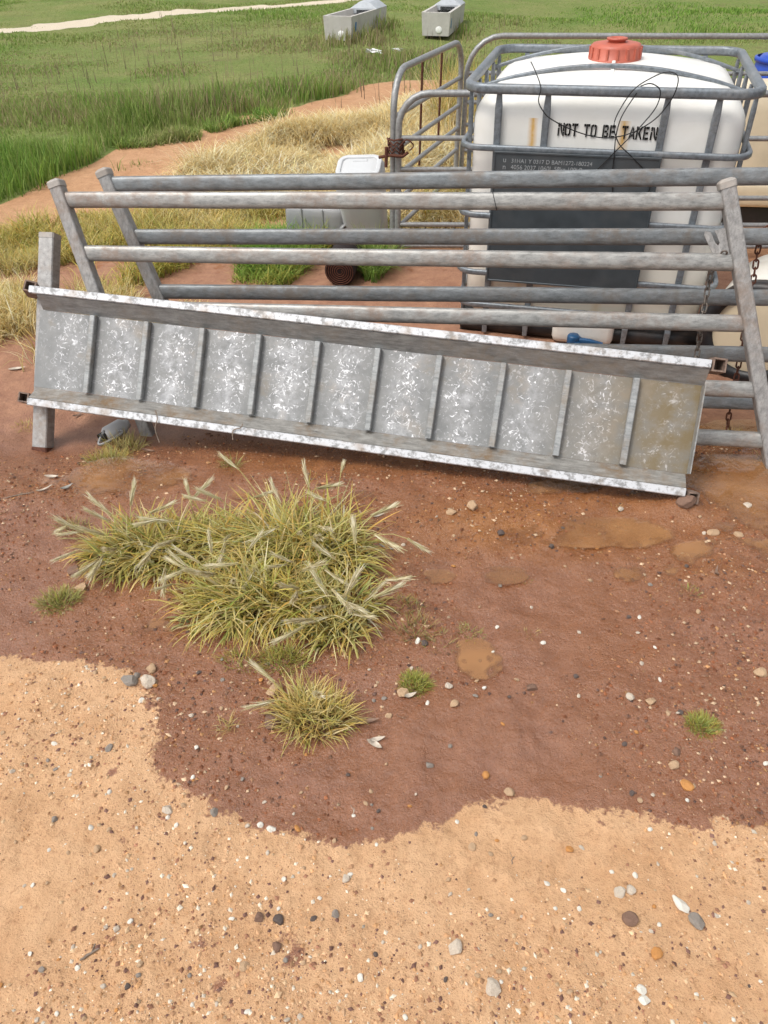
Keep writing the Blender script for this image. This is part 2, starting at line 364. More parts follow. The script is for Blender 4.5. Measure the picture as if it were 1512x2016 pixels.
def m_ground():
    t = NT('clay_ground'); P = t.pos(); a = t.n('ShaderNodeAttribute', attribute_name='zone'); sp = t.n('ShaderNodeSeparateColor'); t.l(a.outputs['Color'], sp.inputs[0])
    wet, green, film = sp.outputs; red = a.outputs['Alpha']
    nA = t.noise(P, 2.2, 5, .6); nB = t.noise(P, 14, 6, .62); nC = t.noise(P, 75, 5, .7); nD = t.noise(P, 260, 4, .7)
    # crisp irregular water line
    w = t.mr(t.math('ADD', wet, t.math('MULTIPLY_ADD', nB, 1.5, t.math('MULTIPLY_ADD', nC, .9, -1.2))), .43, .57)
    dry = t.mix(t.mr(nB, .3, .7), (.53, .305, .16), (.66, .41, .235)); dry = t.mix(t.mr(nA, .35, .68, 0, .6), dry, (.70, .45, .27))
    dry = t.mix(t.mr(t.noise(P, 5.5, 5, .65), .50, .64, 0, .55), dry, (.52, .29, .15)); dry = t.mix(t.mr(nC, .52, .68, 0, .6), dry, (.38, .20, .10))
    dry = t.mix(t.mr(nD, .60, .70, 0, .7), dry, (.22, .11, .075))
    dry = t.mix(t.mr(nD, .36, .24, 0, .6), dry, (.70, .48, .30))
    wt_ = t.mix(t.mr(nB, .3, .7), (.19, .068, .027), (.29, .120, .058)); wt_ = t.mix(t.mr(nA, .42, .66, 0, .8), wt_, (.235, .085, .027))
    wt_ = t.mix(t.mr(nC, .55, .75, 0, .5), wt_, (.13, .05, .025)); wt_ = t.mix(t.mr(nD, .62, .74, 0, .65), wt_, (.085, .045, .035))
    wt_ = t.mix(t.mr(nD, .36, .26, 0, .5), wt_, (.36, .20, .125))
    wt_ = t.mix(t.math('MULTIPLY', film, .85), wt_, t.mix(t.mr(nB, .3, .7), (.23, .080, .014), (.34, .135, .030)))
    c = t.mix(w, dry, wt_)
    rc = t.mix(t.mr(nB, .3, .7), (.25, .105, .055), (.40, .20, .11)); rc = t.mix(t.mr(nC, .55, .72, 0, .7), rc, (.16, .07, .045))
    c = t.mix(red, c, rc)
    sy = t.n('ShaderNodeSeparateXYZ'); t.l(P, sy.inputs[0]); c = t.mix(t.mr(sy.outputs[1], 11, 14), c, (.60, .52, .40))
    g = t.mix(t.mr(t.noise(P, .7, 5, .6), .35, .65), (.14, .20, .045), (.23, .235, .085)); g = t.mix(t.mr(nB, .4, .7, 0, .6), g, (.10, .135, .04))
    g = t.mix(t.mr(t.noise(P, 1.7, 4), .58, .72, 0, .5), g, (.15, .105, .06))
    c = t.mix(t.mr(t.math('ADD', green, t.math('MULTIPLY_ADD', nB, .5, -.25)), .4, .6), c, g)
    t.P('Base Color', c)
    rw = t.mr(t.math('ADD', nC, t.math('MULTIPLY', nA, .4)), .5, .95, .17, .42); rw = t.math('SUBTRACT', rw, t.math('MULTIPLY', film, .12))
    ro = t.n('ShaderNodeMix', data_type='FLOAT'); t.l(w, ro.inputs[0]); ro.inputs[2].default_value = .95; t.l(rw, ro.inputs[3])
    ro2 = t.n('ShaderNodeMix', data_type='FLOAT'); t.l(t.math('MAXIMUM', red, green), ro2.inputs[0]); t.l(ro.outputs[0], ro2.inputs[2]); ro2.inputs[3].default_value = .85
    t.P('Roughness', ro2.outputs[0]); t.P('Specular IOR Level', t.mr(w, 0, 1, .15, .9))
    hgt = t.math('ADD', t.math('MULTIPLY', nB, 1.0), t.math('ADD', t.math('MULTIPLY', nC, .5), t.math('MULTIPLY', nD, .28)))
    bs = t.n('ShaderNodeBump'); t.l(hgt, bs.inputs['Height']); bs.inputs['Distance'].default_value = .014; t.l(t.mr(w, 0, 1, .9, .75), bs.inputs['Strength']); t.l(bs.outputs[0], t.b.inputs['Normal']); return t.m
M['ground'] = m_ground()

def m_water():
    t = NT('muddy_water'); P = t.pos(); n2 = t.noise(P, 22, 3, .5, .6); n3 = t.noise(P, 4, 2)
    t.P('Base Color', (.44, .215, .085)); t.P('Roughness', .5); t.b.inputs['Specular IOR Level'].default_value = 0
    da = t.n('ShaderNodeAttribute', attribute_name='depth').outputs['Fac']; tr = t.n('ShaderNodeBsdfTransparent'); t.l(t.mix(da, (1, 1, 1), (1, .92, .80)), tr.inputs[0])
    m1 = t.n('ShaderNodeMixShader'); t.l(t.math('MULTIPLY', t.mr(n3, .35, .65, .15, .70), da), m1.inputs[0]); t.l(tr.outputs[0], m1.inputs[1]); t.l(t.b.outputs[0], m1.inputs[2])
    gl = t.n('ShaderNodeBsdfGlossy'); gl.inputs['Roughness'].default_value = .03; bp = t.n('ShaderNodeBump'); t.l(n2, bp.inputs['Height']); bp.inputs['Distance'].default_value = .006; bp.inputs['Strength'].default_value = .5
    t.l(bp.outputs[0], gl.inputs['Normal']); fr = t.n('ShaderNodeFresnel'); fr.inputs['IOR'].default_value = 1.4; t.l(bp.outputs[0], fr.inputs['Normal'])
    m2 = t.n('ShaderNodeMixShader'); t.l(t.math('MULTIPLY', t.math('MULTIPLY', fr.outputs[0], 2.2, clamp=True), t.mr(da, 0, .35)), m2.inputs[0]); t.l(m1.outputs[0], m2.inputs[1]); t.l(gl.outputs[0], m2.inputs[2]); t.l(m2.outputs[0], t.out.inputs[0]); return t.m
M['water'] = m_water()
# ------------------------------------------------------------------ the ground
WATERLINE = sites([(-400, 1270), (0, 1288), (120, 1300), (245, 1322), (300, 1370), (318, 1440), (300, 1505), (365, 1555), (440, 1605), (520, 1630), (600, 1652), (700, 1660), (780, 1645),
                   (870, 1622), (915, 1590), (1000, 1570), (1100, 1580), (1190, 1600), (1265, 1602), (1330, 1628), (1400, 1622), (1512, 1642), (1900, 1690)])
DRY_POLY = np.vstack([WATERLINE, [(3, -3), (-3, -3)]])
TRACK = sites([(-300, 500), (-60, 440), (90, 385), (230, 330), (400, 290), (520, 262), (640, 212), (760, 190), (850, 178), (1000, 172), (1300, 168)], -.1)
ROAD_FAR = sites([(-900, 78), (-300, 62), (0, 46), (150, 33), (330, 16), (560, 1), (900, -14)], 0)
def zone(x, y):
    P = np.stack([x, y], -1)
    wet = np.ones(len(x)); film = np.zeros(len(x)); m = y < 2.3
    d = poly_dist(P[m], WATERLINE); ins = inside(P[m], DRY_POLY); wet[m] = .5 + np.clip(np.where(ins, -d, d) / .09, -.5, .5)
    # damp scuffed spots on the dry part
    for px, py, r in ((405, 1860, .035), (565, 1850, .028), (585, 1880, .04), (525, 1810, .015), (430, 1940, .02), (640, 1870, .02), (225, 1520, .02), (240, 1650, .03), (780, 1710, .02)):
        q = site(px, py); dd = np.hypot(x - q[0], (y - q[1]) * 1.2); wet = np.maximum(wet, .62 * np.exp(-(dd / r) ** 2) * (1 if r > .025 else .85))
    for px, py, rx, ry, k in ((1000, 1040, .50, .20, 1), (1250, 1010, .4, .22, 1), (1430, 930, .35, .22, 1), (800, 900, .7, .12, .8), (250, 940, .35, .12, .9), (560, 900, .4, .12, .9), (1440, 820, .4, .2, 1), (450, 1190, .3, .1, .6), (1380, 1110, .2, .12, .5)):
        q = site(px, py); film = np.maximum(film, 1.15 * k * (.75 + .25 * n_mid(x, y)).clip(.3, 1) * np.exp(-((x - q[0]) / rx) ** 2 - ((y - q[1]) / ry) ** 2))
    dt = poly_dist(P, TRACK); red = sstep(2.5, 3.0, y) * (1 - .6 * sstep(4.4, 5.6, y)); wet = wet * (1 - sstep(4.2, 5.2, y))
    # field: everything past the track
    ty = np.interp(x, TRACK[:, 0], TRACK[:, 1], left=TRACK[0, 1], right=TRACK[-1, 1])
    wd = .12 + .022 * y
    green = sstep(-.5, .5, (y - ty) / wd - .6 + .6 * n_mid(x, y)) * sstep(.6, 1.25, dt / wd + .45 * n_mid(x * .6, y * .6))
    side = sstep(2.2, 3.2, x) * sstep(3.8, 5, y); green = np.maximum(green, side * .9)
    lf = sstep(-2.6, -3.6, x) * sstep(2.6, 3.6, y) * sstep(.6, 1.2, dt / wd); green = np.maximum(green, lf)
    dr = poly_dist(P, ROAD_FAR); green = green * sstep(.75, 1.25, dr / .40 + .25 * n_mid(x, y))
    return np.stack([wet, green, film, red], -1)

ys = [np.linspace(-3, .34, 34)]; y = .36
yy = []
while y < 420: yy.append(y); y += max(.0105, .0105 * y)
ys = np.concatenate([ys[0], yy]); nu = 364; us = np.linspace(-1, 1, nu); us = us * (.62 + .38 * us ** 2)
hw = np.where(ys < .5, 2.2, 1.9 + 1.05 * np.clip(ys - .5, 0, None)); hw = np.where(ys > 60, hw * 1.8, hw)
GX = us[None, :] * hw[:, None]; GY = np.repeat(ys[:, None], nu, 1); gx, gy = GX.ravel(), GY.ravel(); gzv = ground_z(gx, gy)
gzv[gy > 80] = gzv[gy > 80] * .5
i0 = (np.arange(len(ys) - 1)[:, None] * nu + np.arange(nu - 1)[None, :]).ravel()
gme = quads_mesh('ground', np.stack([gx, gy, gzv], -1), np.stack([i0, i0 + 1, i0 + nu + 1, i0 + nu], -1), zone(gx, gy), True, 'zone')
tag(link('ground', gme, M['ground']), kind='structure')

for hx, hy, rx, ry, dp in HOLLOWS:
    n = 56; gu = np.linspace(-1.5, 1.5, n); wx, wy = np.meshgrid(gu, gu); rho = np.hypot(wx, wy); wx = wx * rx; wy = wy * ry
    lvl = float(base_z(hx, hy)) - dp * .50
    dep = lvl - ground_z(hx + wx, hy + wy) - np.clip(rho - .95 - .12 * n_mid(hx + wx * 2, hy + wy * 2), 0, None) * .05
    idx = (np.arange(n - 1)[:, None] * n + np.arange(n - 1)[None, :]).ravel(); q = np.stack([idx, idx + 1, idx + n + 1, idx + n], -1); q = q[(dep.ravel()[q] > 0).any(1)]
    if len(q) == 0: continue
    used = np.unique(q); rm = -np.ones(n * n, int); rm[used] = np.arange(len(used)); dv = np.clip(dep.ravel()[used] / .0045, 0, 1)
    me = quads_mesh('puddle', np.stack([wx.ravel(), wy.ravel(), np.zeros(n * n)], -1)[used], rm[q], np.repeat(dv[:, None], 3, 1), True, 'depth')
    tag(link('puddle', me, M['water'], loc=(hx, hy, lvl)), kind='structure')

# ------------------------------------------------------------------ sheep ramp lying on its side (cleated floor towards us)
BR = V3((1.057, 2.158, .08)); UL = V3((-2.452, .572, .029)); VU = V3((.045, .161, .257))
e1 = (-UL).normalized(); e2 = (VU - VU.dot(e1) * e1).normalized(); e3 = e1.cross(e2); BL = BR + UL
LEN, HT = UL.length, .3067
rampm = Matrix((( e1.x, e2.x, e3.x, BL.x), (e1.y, e2.y, e3.y, BL.y), (e1.z, e2.z, e3.z, BL.z), (0, 0, 0, 1)))
ramp = empty('loading_ramp', BL); ramp.matrix_world = rampm
tag(ramp, 'long galvanised ramp with ten cleats lying on its side against the gates', 'ramp')
b = MB(); b.box((LEN / 2 - .012, HT / 2, -.002), (LEN / 2 + .012, 0, 0), (0, HT / 2, 0), (0, 0, .002)); b.build('floor_plate', M['floor'], ramp)
def sheet(mb, p0, p1, x0, x1, th):
    p0, p1 = Vector((0, *p0)), Vector((0, *p1)); d = p1 - p0; nn = Vector((1, 0, 0)).cross(d).normalized() * th
    c = (p0 + p1) / 2 + Vector(((x0 + x1) / 2, 0, 0)); mb.box(c, ((x1 - x0) / 2, 0, 0), d / 2, nn / 2)
for sgn, y0, xa, xb in ((1, HT, -.04, LEN + .0), (-1, 0, -.005, LEN - .01)):
    fl = .052 if sgn > 0 else .047
    b = MB(); sheet(b, (y0 + sgn * .002, .001), (y0 + sgn * fl, .052), xa + (.03 if sgn > 0 else 0), xb, .004); b.build('side_flange', M['ramp_frame'] if sgn > 0 else M['ramp_wet'], ramp)
    b = MB(); cy = y0 + sgn * (fl + .0155); b.cbox(((xa + xb) / 2, cy, .046), ((xb - xa) / 2, 0, 0), (0, .0145, 0), (0, 0, .0145), .003); b.build('edge_tube', M['lip'], ramp)
for k in range(10):
    x = .2215 + .2303 * k + random.uniform(-.002, .002); b = MB(); b.cbox((x, HT / 2 + .001, .0135), (0, HT / 2 - .003, 0), (.0115, 0, 0), (0, 0, .013), .003); b.build('cleat', M['ramp_frame'], ramp)
b = MB(); b.box((LEN - .004, HT / 2, .026), (.002, 0, 0), (0, HT / 2 - .002, 0), (0, 0, .025)); b.build('end_lip', M['ramp_frame'], ramp)
def socket(x, y, z0, z1, tilt=(0, 0), w=.023):
    b = MB(); t = .0028; ax = Vector((tilt[0], tilt[1], 1)).normalized(); sx = Vector((1, 0, 0)); sy = ax.cross(sx).normalized(); sx = sy.cross(ax); c = Vector((x, y, (z0 + z1) / 2)); hl = (z1 - z0) / 2
    for d, o in ((sx, sy), (sy, sx)):
        for s_ in (-1, 1):
            ln = (w if d is sx else w - 2 * t)
            b.box(c + d * s_ * (w - t), d * t, o * (w if d is sx else w - 2 * t), ax * hl)
    b.box(c - ax * (hl - .004), sx * (w - 2 * t), sy * (w - 2 * t), ax * .003)
    b.build('socket', M['rust_light'], ramp)
socket(LEN + .022, HT + .068, -.02, .058, (.15, .0), .023); socket(LEN - .005 + .018, -.075, -.01, .05, (.25, -.1), .020)
socket(-.055, HT + .072, -.02, .055, (.35, .25), .022); socket(-.045, -.052, -.02, .045, (.3, .1), .020)
inv = rampm.inverted()
foot, ptop = inv @ V3((-1.407, 2.602, -.128)), inv @ V3((-1.330, 3.130, .554))
foot.z = ptop.z = -.033
b = MB(); d = (ptop - foot); L_ = d.length; sx_ = d.normalized(); yy_ = Vector((.62, 0, .78)); yy_ = (yy_ - yy_.dot(sx_) * sx_).normalized(); zz_ = sx_.cross(yy_)
foot = foot + sx_ * .0; yy_ = Vector((1, 0, 0)); yy_ = (yy_ - yy_.dot(sx_) * sx_).normalized(); zz_ = sx_.cross(yy_)
b.cbox((foot + ptop) / 2, sx_ * L_ / 2, yy_ * .033, zz_ * .028, .004); lg = b.build('leg', M['stile'], ramp)
b = MB(); b.cbox(ptop + sx_ * .008, sx_ * .010, yy_ * .0345, zz_ * .0295, .006); b.build('leg_cap', M['cap'], lg)
b = MB(); b.cbox(foot + sx_ * .012, sx_ * .014, yy_ * .0345, zz_ * .0295, .004); b.build('foot_plate', M['rust'], lg)
for px, py, pts in ((0, 0, [(.55, -.03, .07), (.56, -.06, .068), (.555, -.10, .066), (.57, -.15, .05)]), (0, 0, [(.905, -.035, .068), (.90, -.05, .07), (.87, -.065, .066), (.872, -.10, .064)])):
    b = MB(); b.tube(bezier_pts(pts, 6), .0022, 5); b.build('dry_stalk', M['bark'], ramp)

# ------------------------------------------------------------------ the two galvanised side gates
def back(p, k):
    p = V3(p); c = Vector((0, 0, CAM_H)); return c + (p - c) * k
KF, KB = 1.028, 1.034
def gate(name, label, P0, U, V, ts, ulen, mats, foot_ext=(0, 0), top_ext=.0, extra=None):
    P0, U, V = V3(P0), V3(U), V3(V); root = empty(name, P0); tag(root, label, 'gate'); nrm = U.cross(V).normalized(); vh = V.normalized(); uh = U.normalized()
    for k, u in enumerate((0, ulen)):
        a = P0 + U * u - vh * foot_ext[k]; c = P0 + U * u + V * (1 + top_ext); b = MB(P0); dd = c - a
        b.sweep([a, c], rsq(.0255, .0255, .008), up=nrm, smooth=False); s_ = b.build('stile', mats[1], root)
        b = MB(P0); b.sweep([c - vh * .012, c + vh * .008, c + vh * .014, c + vh * .019], rsq(.028, .028, .009), up=nrm, smooth=False, scale=[1, 1, .86, .5]); b.build('cap', M['cap'], s_)
    for t in ts:
        a = P0 + V * t + uh * .020; c = P0 + U * ulen + V * t - uh * .020; b = MB(P0)
        prof = []
        for q_ in range(24):
            a_ = 2 * math.pi * q_ / 24; ca_, sa_ = math.cos(a_), math.sin(a_); prof.append((math.copysign(abs(ca_) ** .72, ca_) * .0175, math.copysign(abs(sa_) ** .72, sa_) * .0300))
        n = 9; pts = [a.lerp(c, i / (n - 1)) + nrm * random.uniform(-.0012, .0012) + vh * random.uniform(-.0012, .0012) for i in range(n)]
        b.sweep(pts, prof, up=vh); b.build('rail', mats[0], root)
    return root, nrm, vh, uh
gf, nF, vF, uF = gate('sheep_gate', 'paler weathered galvanised gate behind the ramp, one stile carrying a slotted latch plate', back((-.964, 2.646, -.08), KF), V3((2.377, -.38, .10)) * KF, V3((-.277, .385, .887)) * KF,
                      (.945, .745, .536, .301, .116), 1.0, (M['gate_front'], M['stile']), (.0, .12))
gb, nB_, vB, uB = gate('sheep_gate', 'darker galvanised gate leaning behind the first gate, close to the tank', back((-.768, 2.882, -.055), KB), V3((2.3, -.35, .116)) * KB, V3((-.32, .255, .876)) * KB,
                       (.957, .745, .515, .287, .085), 1.5, (M['gate_back'], M['stile']), (.02, .2))
if nF.y > 0: nF = -nF
# latch plate, cable tie
PF = back((-.964, 2.646, -.08), KF); UF = V3((2.377, -.38, .10)) * KF; VF = V3((-.277, .385, .887)) * KF
c0 = PF + UF + VF * .80 - uF * .028
def plate(mb, poly, th, org, ax, ay, nn):
    a = [org + ax * x + ay * y + nn * th / 2 for x, y in poly]; c = [org + ax * x + ay * y - nn * th / 2 for x, y in poly]; m = len(poly)
    mb.add(a + c, [tuple(range(m)), tuple(range(2 * m - 1, m - 1, -1))] + [(i, m + i, m + (i + 1) % m, (i + 1) % m) for i in range(m)])
b = MB(PF); plate(b, [(0, .062), (0, -.045), (-.045, -.06), (-.058, -.02), (-.074, .035), (-.068, .05), (-.050, .046), (-.042, .012), (-.033, .0), (-.026, .01), (-.036, .052)], .005, c0, uF, vF, nF); b.build('latch_plate', M['stile'], gf)
tc = PF + UF * ((.3756 + .964 + .26) / 2.377 + .005) + VF * .945
b = MB(PF); ring = [tc + vF * y + nF * x for x, y in rsq(.0165, .0315, .010, 4)]; b.sweep(ring, rsq(.0035, .0012, .0006, 1), up=uF, closed=True); b.build('cable_tie', M['black'], gf)

# ------------------------------------------------------------------ chains
b = MB(); pth = []
for i in range(24):
    a = 2 * math.pi * i / 24; pth.append((.0085 * math.cos(a), 0, .0085 * math.sin(a) + (.0085 if math.sin(a) > 0 else -.0085)))
b.tube(pth, .0033, 6, up=(0, 1, 0), closed=True); link_me = b.mesh('link')
def chain(label, pts, mat, pitch=.027):
    pts = bezier_pts([back(p, KF) for p in pts], 14); root = empty('chain', pts[-1]); tag(root, label, 'chain'); me = link_me.copy(); me.materials.append(mat)
    acc = 0; k = 0; need = 0
    for a, c in zip(pts, pts[1:]):
        l = (c - a).length
        while need <= acc + l:
            p = a.lerp(c, (need - acc) / l); q = (c - a).to_track_quat('Z', 'Y') ; o = link('link', me, None, root, loc=p - pts[-1])
            o.rotation_mode = 'QUATERNION'; from mathutils import Quaternion
            o.rotation_quaternion = q @ Quaternion((0, 0, 1), R(90 * (k % 2) + 35 + random.uniform(-10, 10))); need += pitch; k += 1
        acc += l
    return root
chain('steel chain hanging from the slotted latch plate down to the ramp', [(1.150, 2.565, .705), (1.145, 2.598, .655), (1.141, 2.602, .62), (1.135, 2.566, .525), (1.1306, 2.529, .4265), (1.128, 2.494, .3326), (1.118, 2.44, .30)], M['chain'])
chain('rust-brown chain dangling in front of the cream drum lid', [(1.40, 2.77, .735), (1.3636, 2.765, .7188), (1.355, 2.753, .6594), (1.3583, 2.737, .5908), (1.3634, 2.70, .4307), (1.3669, 2.67, .3006), (1.369, 2.636, .165), (1.37, 2.60, .02), (1.40, 2.58, -.07)], M['rust'])

# ------------------------------------------------------------------ caged bulk tank
tank = empty('caged_tank', (.3806, 3.7277, -.1093), (R(1.7), R(-1.06), R(-14.9)))
tag(tank, 'white caged bulk tank with red lid, stencilled NOT TO BE TAKEN', 'tank')
def rrect(x0, x1, y0, y1, r, z, n=6):
    o = []
    for cx, cy, t0 in ((x1 - r, y1 - r, 0), (x0 + r, y1 - r, 90), (x0 + r, y0 + r, 180), (x1 - r, y0 + r, 270)):
        for i in range(n + 1): t = R(t0 + 90 * i / n); o.append((cx + r * math.cos(t), cy + r * math.sin(t), z))
    return o
def bw(p):
    p = p.copy()
    k = float(sstep(.34, .50, p.z)); p.z += .095 * k * max(0, 1 - (p.x / .60) ** 2) * max(0, 1 - (p.y / .54) ** 2) ** .8
    p.y -= .010 * max(0, 1 - (p.x / .5) ** 2) * (1 if p.y < 0 else -1) * float(sstep(.45, .2, abs(p.z)))
    return p
me = rbox(1.15, 1.0, 1.015, .10, 17, bw); bt = link('bottle', me, M['bottle'], tank, loc=(.6, .525, .5825))
b = MB(); b.lathe((0, -.025, .5825), (0, 0, 1), [(.10, -.02), (.10, .02)], 32); b.build('neck', M['bottle'], bt)
b = MB(); b.sweep([(0, -.13, .604), (0, -.2, .594), (0, -.26, .584), (0, -.33, .567)], rsq(.008, .004, .002, 1), up=(0, 0, 1)); b.build('seam', M['bottle'], bt)
lid = MB(); lid.lathe((.6, .50, 1.178), (0, 0, 1), [(.118, 0), (.119, .008), (.113, .010), (.112, .050), (.106, .062), (.085, .066), (.0, .067)], 40, caps=False); lido = lid.build('lid', M['red'], tank)
b = MB(); b.lathe((.6, .50, 1.238), (0, 0, 1), [(.038, 0), (.038, .016), (.046, .017), (.046, .024), (.03, .026), (.028, .018), (0, .018)], 24, caps=False); b.build('vent_cap', M['red'], lido)
for k in range(16):
    a = 2 * math.pi * k / 16 + .1; b = MB(); cx, sy_ = math.cos(a), math.sin(a); b.cbox((.6 + .1135 * cx, .50 + .1135 * sy_, 1.2085), (0, 0, .0215), (-.005 * sy_, .005 * cx, 0), (.005 * cx, .005 * sy_, 0), .0015); b.build('grip_rib', M['red'], lido)
b = MB(); b.sweep(rrect(.0, 1.2, .0, 1.05, .10, 1.137), rsq(.017, .020, .012, 3), up=(0, 0, 1), closed=True); b.build('top_rim', M['cage'], tank)
for z in (.905, .61, .335):
    b = MB(); b.sweep(rrect(-.012, 1.212, -.012, 1.062, .09, z), rsq(.011, .0135, .008, 3), up=(0, 0, 1), closed=True); b.build('cage_ring', M['cage'], tank)
b = MB(); b.sweep(rrect(-.006, 1.206, -.006, 1.056, .09, .165), rsq(.011, .0135, .008, 3), up=(0, 0, 1), closed=True); b.build('cage_ring', M['cage'], tank)
bars = [(x, .012) for x in (.147, .354, .84, 1.04)] + [(x, 1.038) for x in (.147, .354, .6, .84, 1.04)] + [(.012, y) for y in (.10, .32, .53, .74, .95)] + [(1.188, y) for y in (.10, .32, .53, .74, .95)]
for x, y in bars:
    b = MB(); horiz = y in (.012, 1.038); sec = rsq(.0145, .009, .005, 2) if horiz else rsq(.009, .0145, .005, 2)
    vs = [(x, y - .02 if y == .012 else y, .02), (x, y - .02 if y == .012 else y, .10), (x, y, .17), (x, y, .60), (x, y, .88), (x, y, 1.06), (x, y, 1.118)]; b.sweep(vs, sec, up=(0, 1, 0), smooth=False, scale=[.8, 1, 1, 1, 1, 1.1, .8]); b.build('cage_bar', M['cage'], tank)
for y, pk in ((.29, 1.184), (.80, 1.190)):
    b = MB(); pp = [(x, y, 1.088 + (pk - 1.088) * (1 - ((x - .6) / .588) ** 2)) for x in (.012, .08, .2, .4, .6, .8, 1.0, 1.12, 1.188)]
    b.sweep(bezier_pts(pp, 5), rsq(.008, .011, .005, 3), up=(0, 1, 0)); b.build('top_strap', M['cage'], tank)
    for x in (.018, 1.182):
        b = MB(); b.lathe((x, y, 1.088), (1, 0, 0), [(.013, -.012), (.013, .012)], 8, smooth=False); b.build('strap_bolt', M['cage'], tank)
b = MB(); b.box((.5, -.0285, .60), (.357, 0, 0), (0, .0015, 0), (0, 0, .298)); pl = b.build('label_plate', M['plate'], tank)
b = MB(); b.sweep([(x, -.0305, z) for x, z in ((.148, .307), (.852, .307), (.852, .893), (.148, .893))], rsq(.006, .003, .002, 1), up=(0, 1, 0), closed=True, smooth=False); b.build('plate_rim', M['plate'], pl)
b = MB(); b.box((.5, -.0308, .800), (.335, 0, 0), (0, .001, 0), (0, 0, .002)); b.build('pressed_line', M['plate'], pl)
def text_mesh(s, size, name):
    cu = bpy.data.curves.new(name, 'FONT'); cu.body = s; cu.size = size; cu.extrude = .0004; ob = bpy.data.objects.new(name, cu); col.objects.link(ob)
    dg = bpy.context.evaluated_depsgraph_get(); me = bpy.data.meshes.new_from_object(ob.evaluated_get(dg)); bpy.data.objects.remove(ob); me.name = name; return me
for s, x, z, sz in (('31HA1 Y 0317 D BAM1272-180224', .222, .852, .024), ('4056 2037 1060L 58kg 100kPa', .222, .825, .026), ('u', .185, .853, .032), ('n', .185, .823, .032)):
    link('lettering', text_mesh(s, sz, 'lettering'), M['platetext'], pl, loc=(x, -.0307, z), rot=(R(90), 0, 0))
link('lettering', text_mesh('15 0816 4106 18', .022, 'lettering'), M['plate'], pl, loc=(.43, -.0307, .808), rot=(R(90), 0, 0))
b = MB()
for k in range(18): b.box((.69 + k * .0042, -.0307, .833 + random.uniform(-.001, .001)), (random.uniform(.0014, .002), 0, 0), (0, .0006, 0), (0, 0, .0085 - (k % 3) * .001))
b.build('barcode', M['barcode'], pl)
# stencilled letters, cut as stencil strokes
GL = {'N': [[(0, 0), (.2, 0), (.2, .62), (0, .62)], [(0, .72), (.2, .72), (.2, 1), (0, 1)], [(.25, .95), (.44, .30), (.62, .05), (.62, .30), (.40, .98)], [(.68, 0), (.86, 0), (.86, .3), (.68, .3)], [(.68, .38), (.86, .38), (.86, 1), (.68, 1)]],
      'O': [[(0, .12), (.2, .2), (.2, .8), (0, .88)], [(.04, .08), (.34, 0), (.34, .17), (.2, .19)], [(.04, .92), (.34, 1), (.34, .83), (.2, .81)], [(.44, 0), (.74, .08), (.58, .19), (.44, .17)], [(.44, 1), (.74, .92), (.58, .81), (.44, .83)], [(.78, .12), (.78, .88), (.58, .8), (.58, .2)]],
      'T': [[(0, .83), (.26, .83), (.26, 1), (0, 1)], [(.30, 0), (.50, 0), (.50, 1), (.30, 1)], [(.54, .83), (.8, .83), (.8, 1), (.54, 1)]],
      'B': [[(0, 0), (.2, 0), (.2, 1), (0, 1)], [(.26, .83), (.6, .83), (.72, .93), (.6, 1), (.26, 1)], [(.54, .6), (.74, .62), (.74, .86), (.56, .8)], [(.26, .43), (.6, .43), (.6, .57), (.26, .57)], [(.56, .18), (.76, .12), (.76, .42), (.56, .38)], [(.26, 0), (.6, 0), (.74, .08), (.6, .17), (.26, .17)]],
      'E': [[(0, 0), (.2, 0), (.2, 1), (0, 1)], [(.26, .83), (.7, .83), (.7, 1), (.26, 1)], [(.26, .43), (.6, .43), (.6, .58), (.26, .58)], [(.26, 0), (.7, 0), (.7, .17), (.26, .17)]],
      'A': [[(0, 0), (.2, 0), (.40, .85), (.34, 1)], [(.46, .85), (.66, 0), (.86, 0), (.52, 1)], [(.30, .22), (.58, .22), (.54, .36), (.34, .36)]],
      'K': [[(0, 0), (.2, 0), (.2, 1), (0, 1)], [(.26, .46), (.58, 1), (.80, 1), (.44, .44), (.26, .38)], [(.40, .38), (.62, 0), (.84, 0), (.52, .50)]]}
cx = .408; W_, H_ = .0315, .050
for ch in 'NOT TO BE TAKEN':
    if ch == ' ': cx += .0205; continue
    b = MB()
    zz0 = .958 - (cx - .41) * .012
    for st in GL[ch]:
        m_ = len(st); fr_ = [(cx + x * W_ + random.uniform(-.0004, .0004), .0185, zz0 + z * H_) for x, z in st]; bk_ = [(x, .034, z) for x, _, z in fr_]
        b.add(fr_ + bk_, [tuple(range(m_)), tuple(range(2 * m_ - 1, m_ - 1, -1))] + [(i, m_ + i, m_ + (i + 1) % m_, (i + 1) % m_) for i in range(m_)])
    b.build('letter', M['ink'], bt).location = (-.6, -.525, -.5825)
    cx += W_ * .94
b = MB(); b.lathe((.862, .0185, .98), (0, -1, 0), [(.02, 0), (.024, .0008), (0, .001)], 14, caps=False); bb = b.mesh('ink_blot')
for v in bb.vertices: v.co.x = .842 + (v.co.x - .862) * .6; v.co.z = .972 + (v.co.z - .98) * 1.5
link('ink_blot', bb, M['ink'], bt, loc=(-.6, -.525, -.5825))
base = link('base_tray', rbox(1.19, 1.04, .085, .03, 3), M['black'], tank, loc=(.6, .525, .048))
for x in (.07, .6, 1.13):
    b = MB(); b.cbox((x, .525, -.012), (0, .50, 0), (.06, 0, 0), (0, 0, .022), .006); b.build('pallet_runner', M['black'], tank)
link('outlet_bulge', rbox(.30, .10, .15, .03, 4), M['bottle'], tank, loc=(.64, .025, .075))
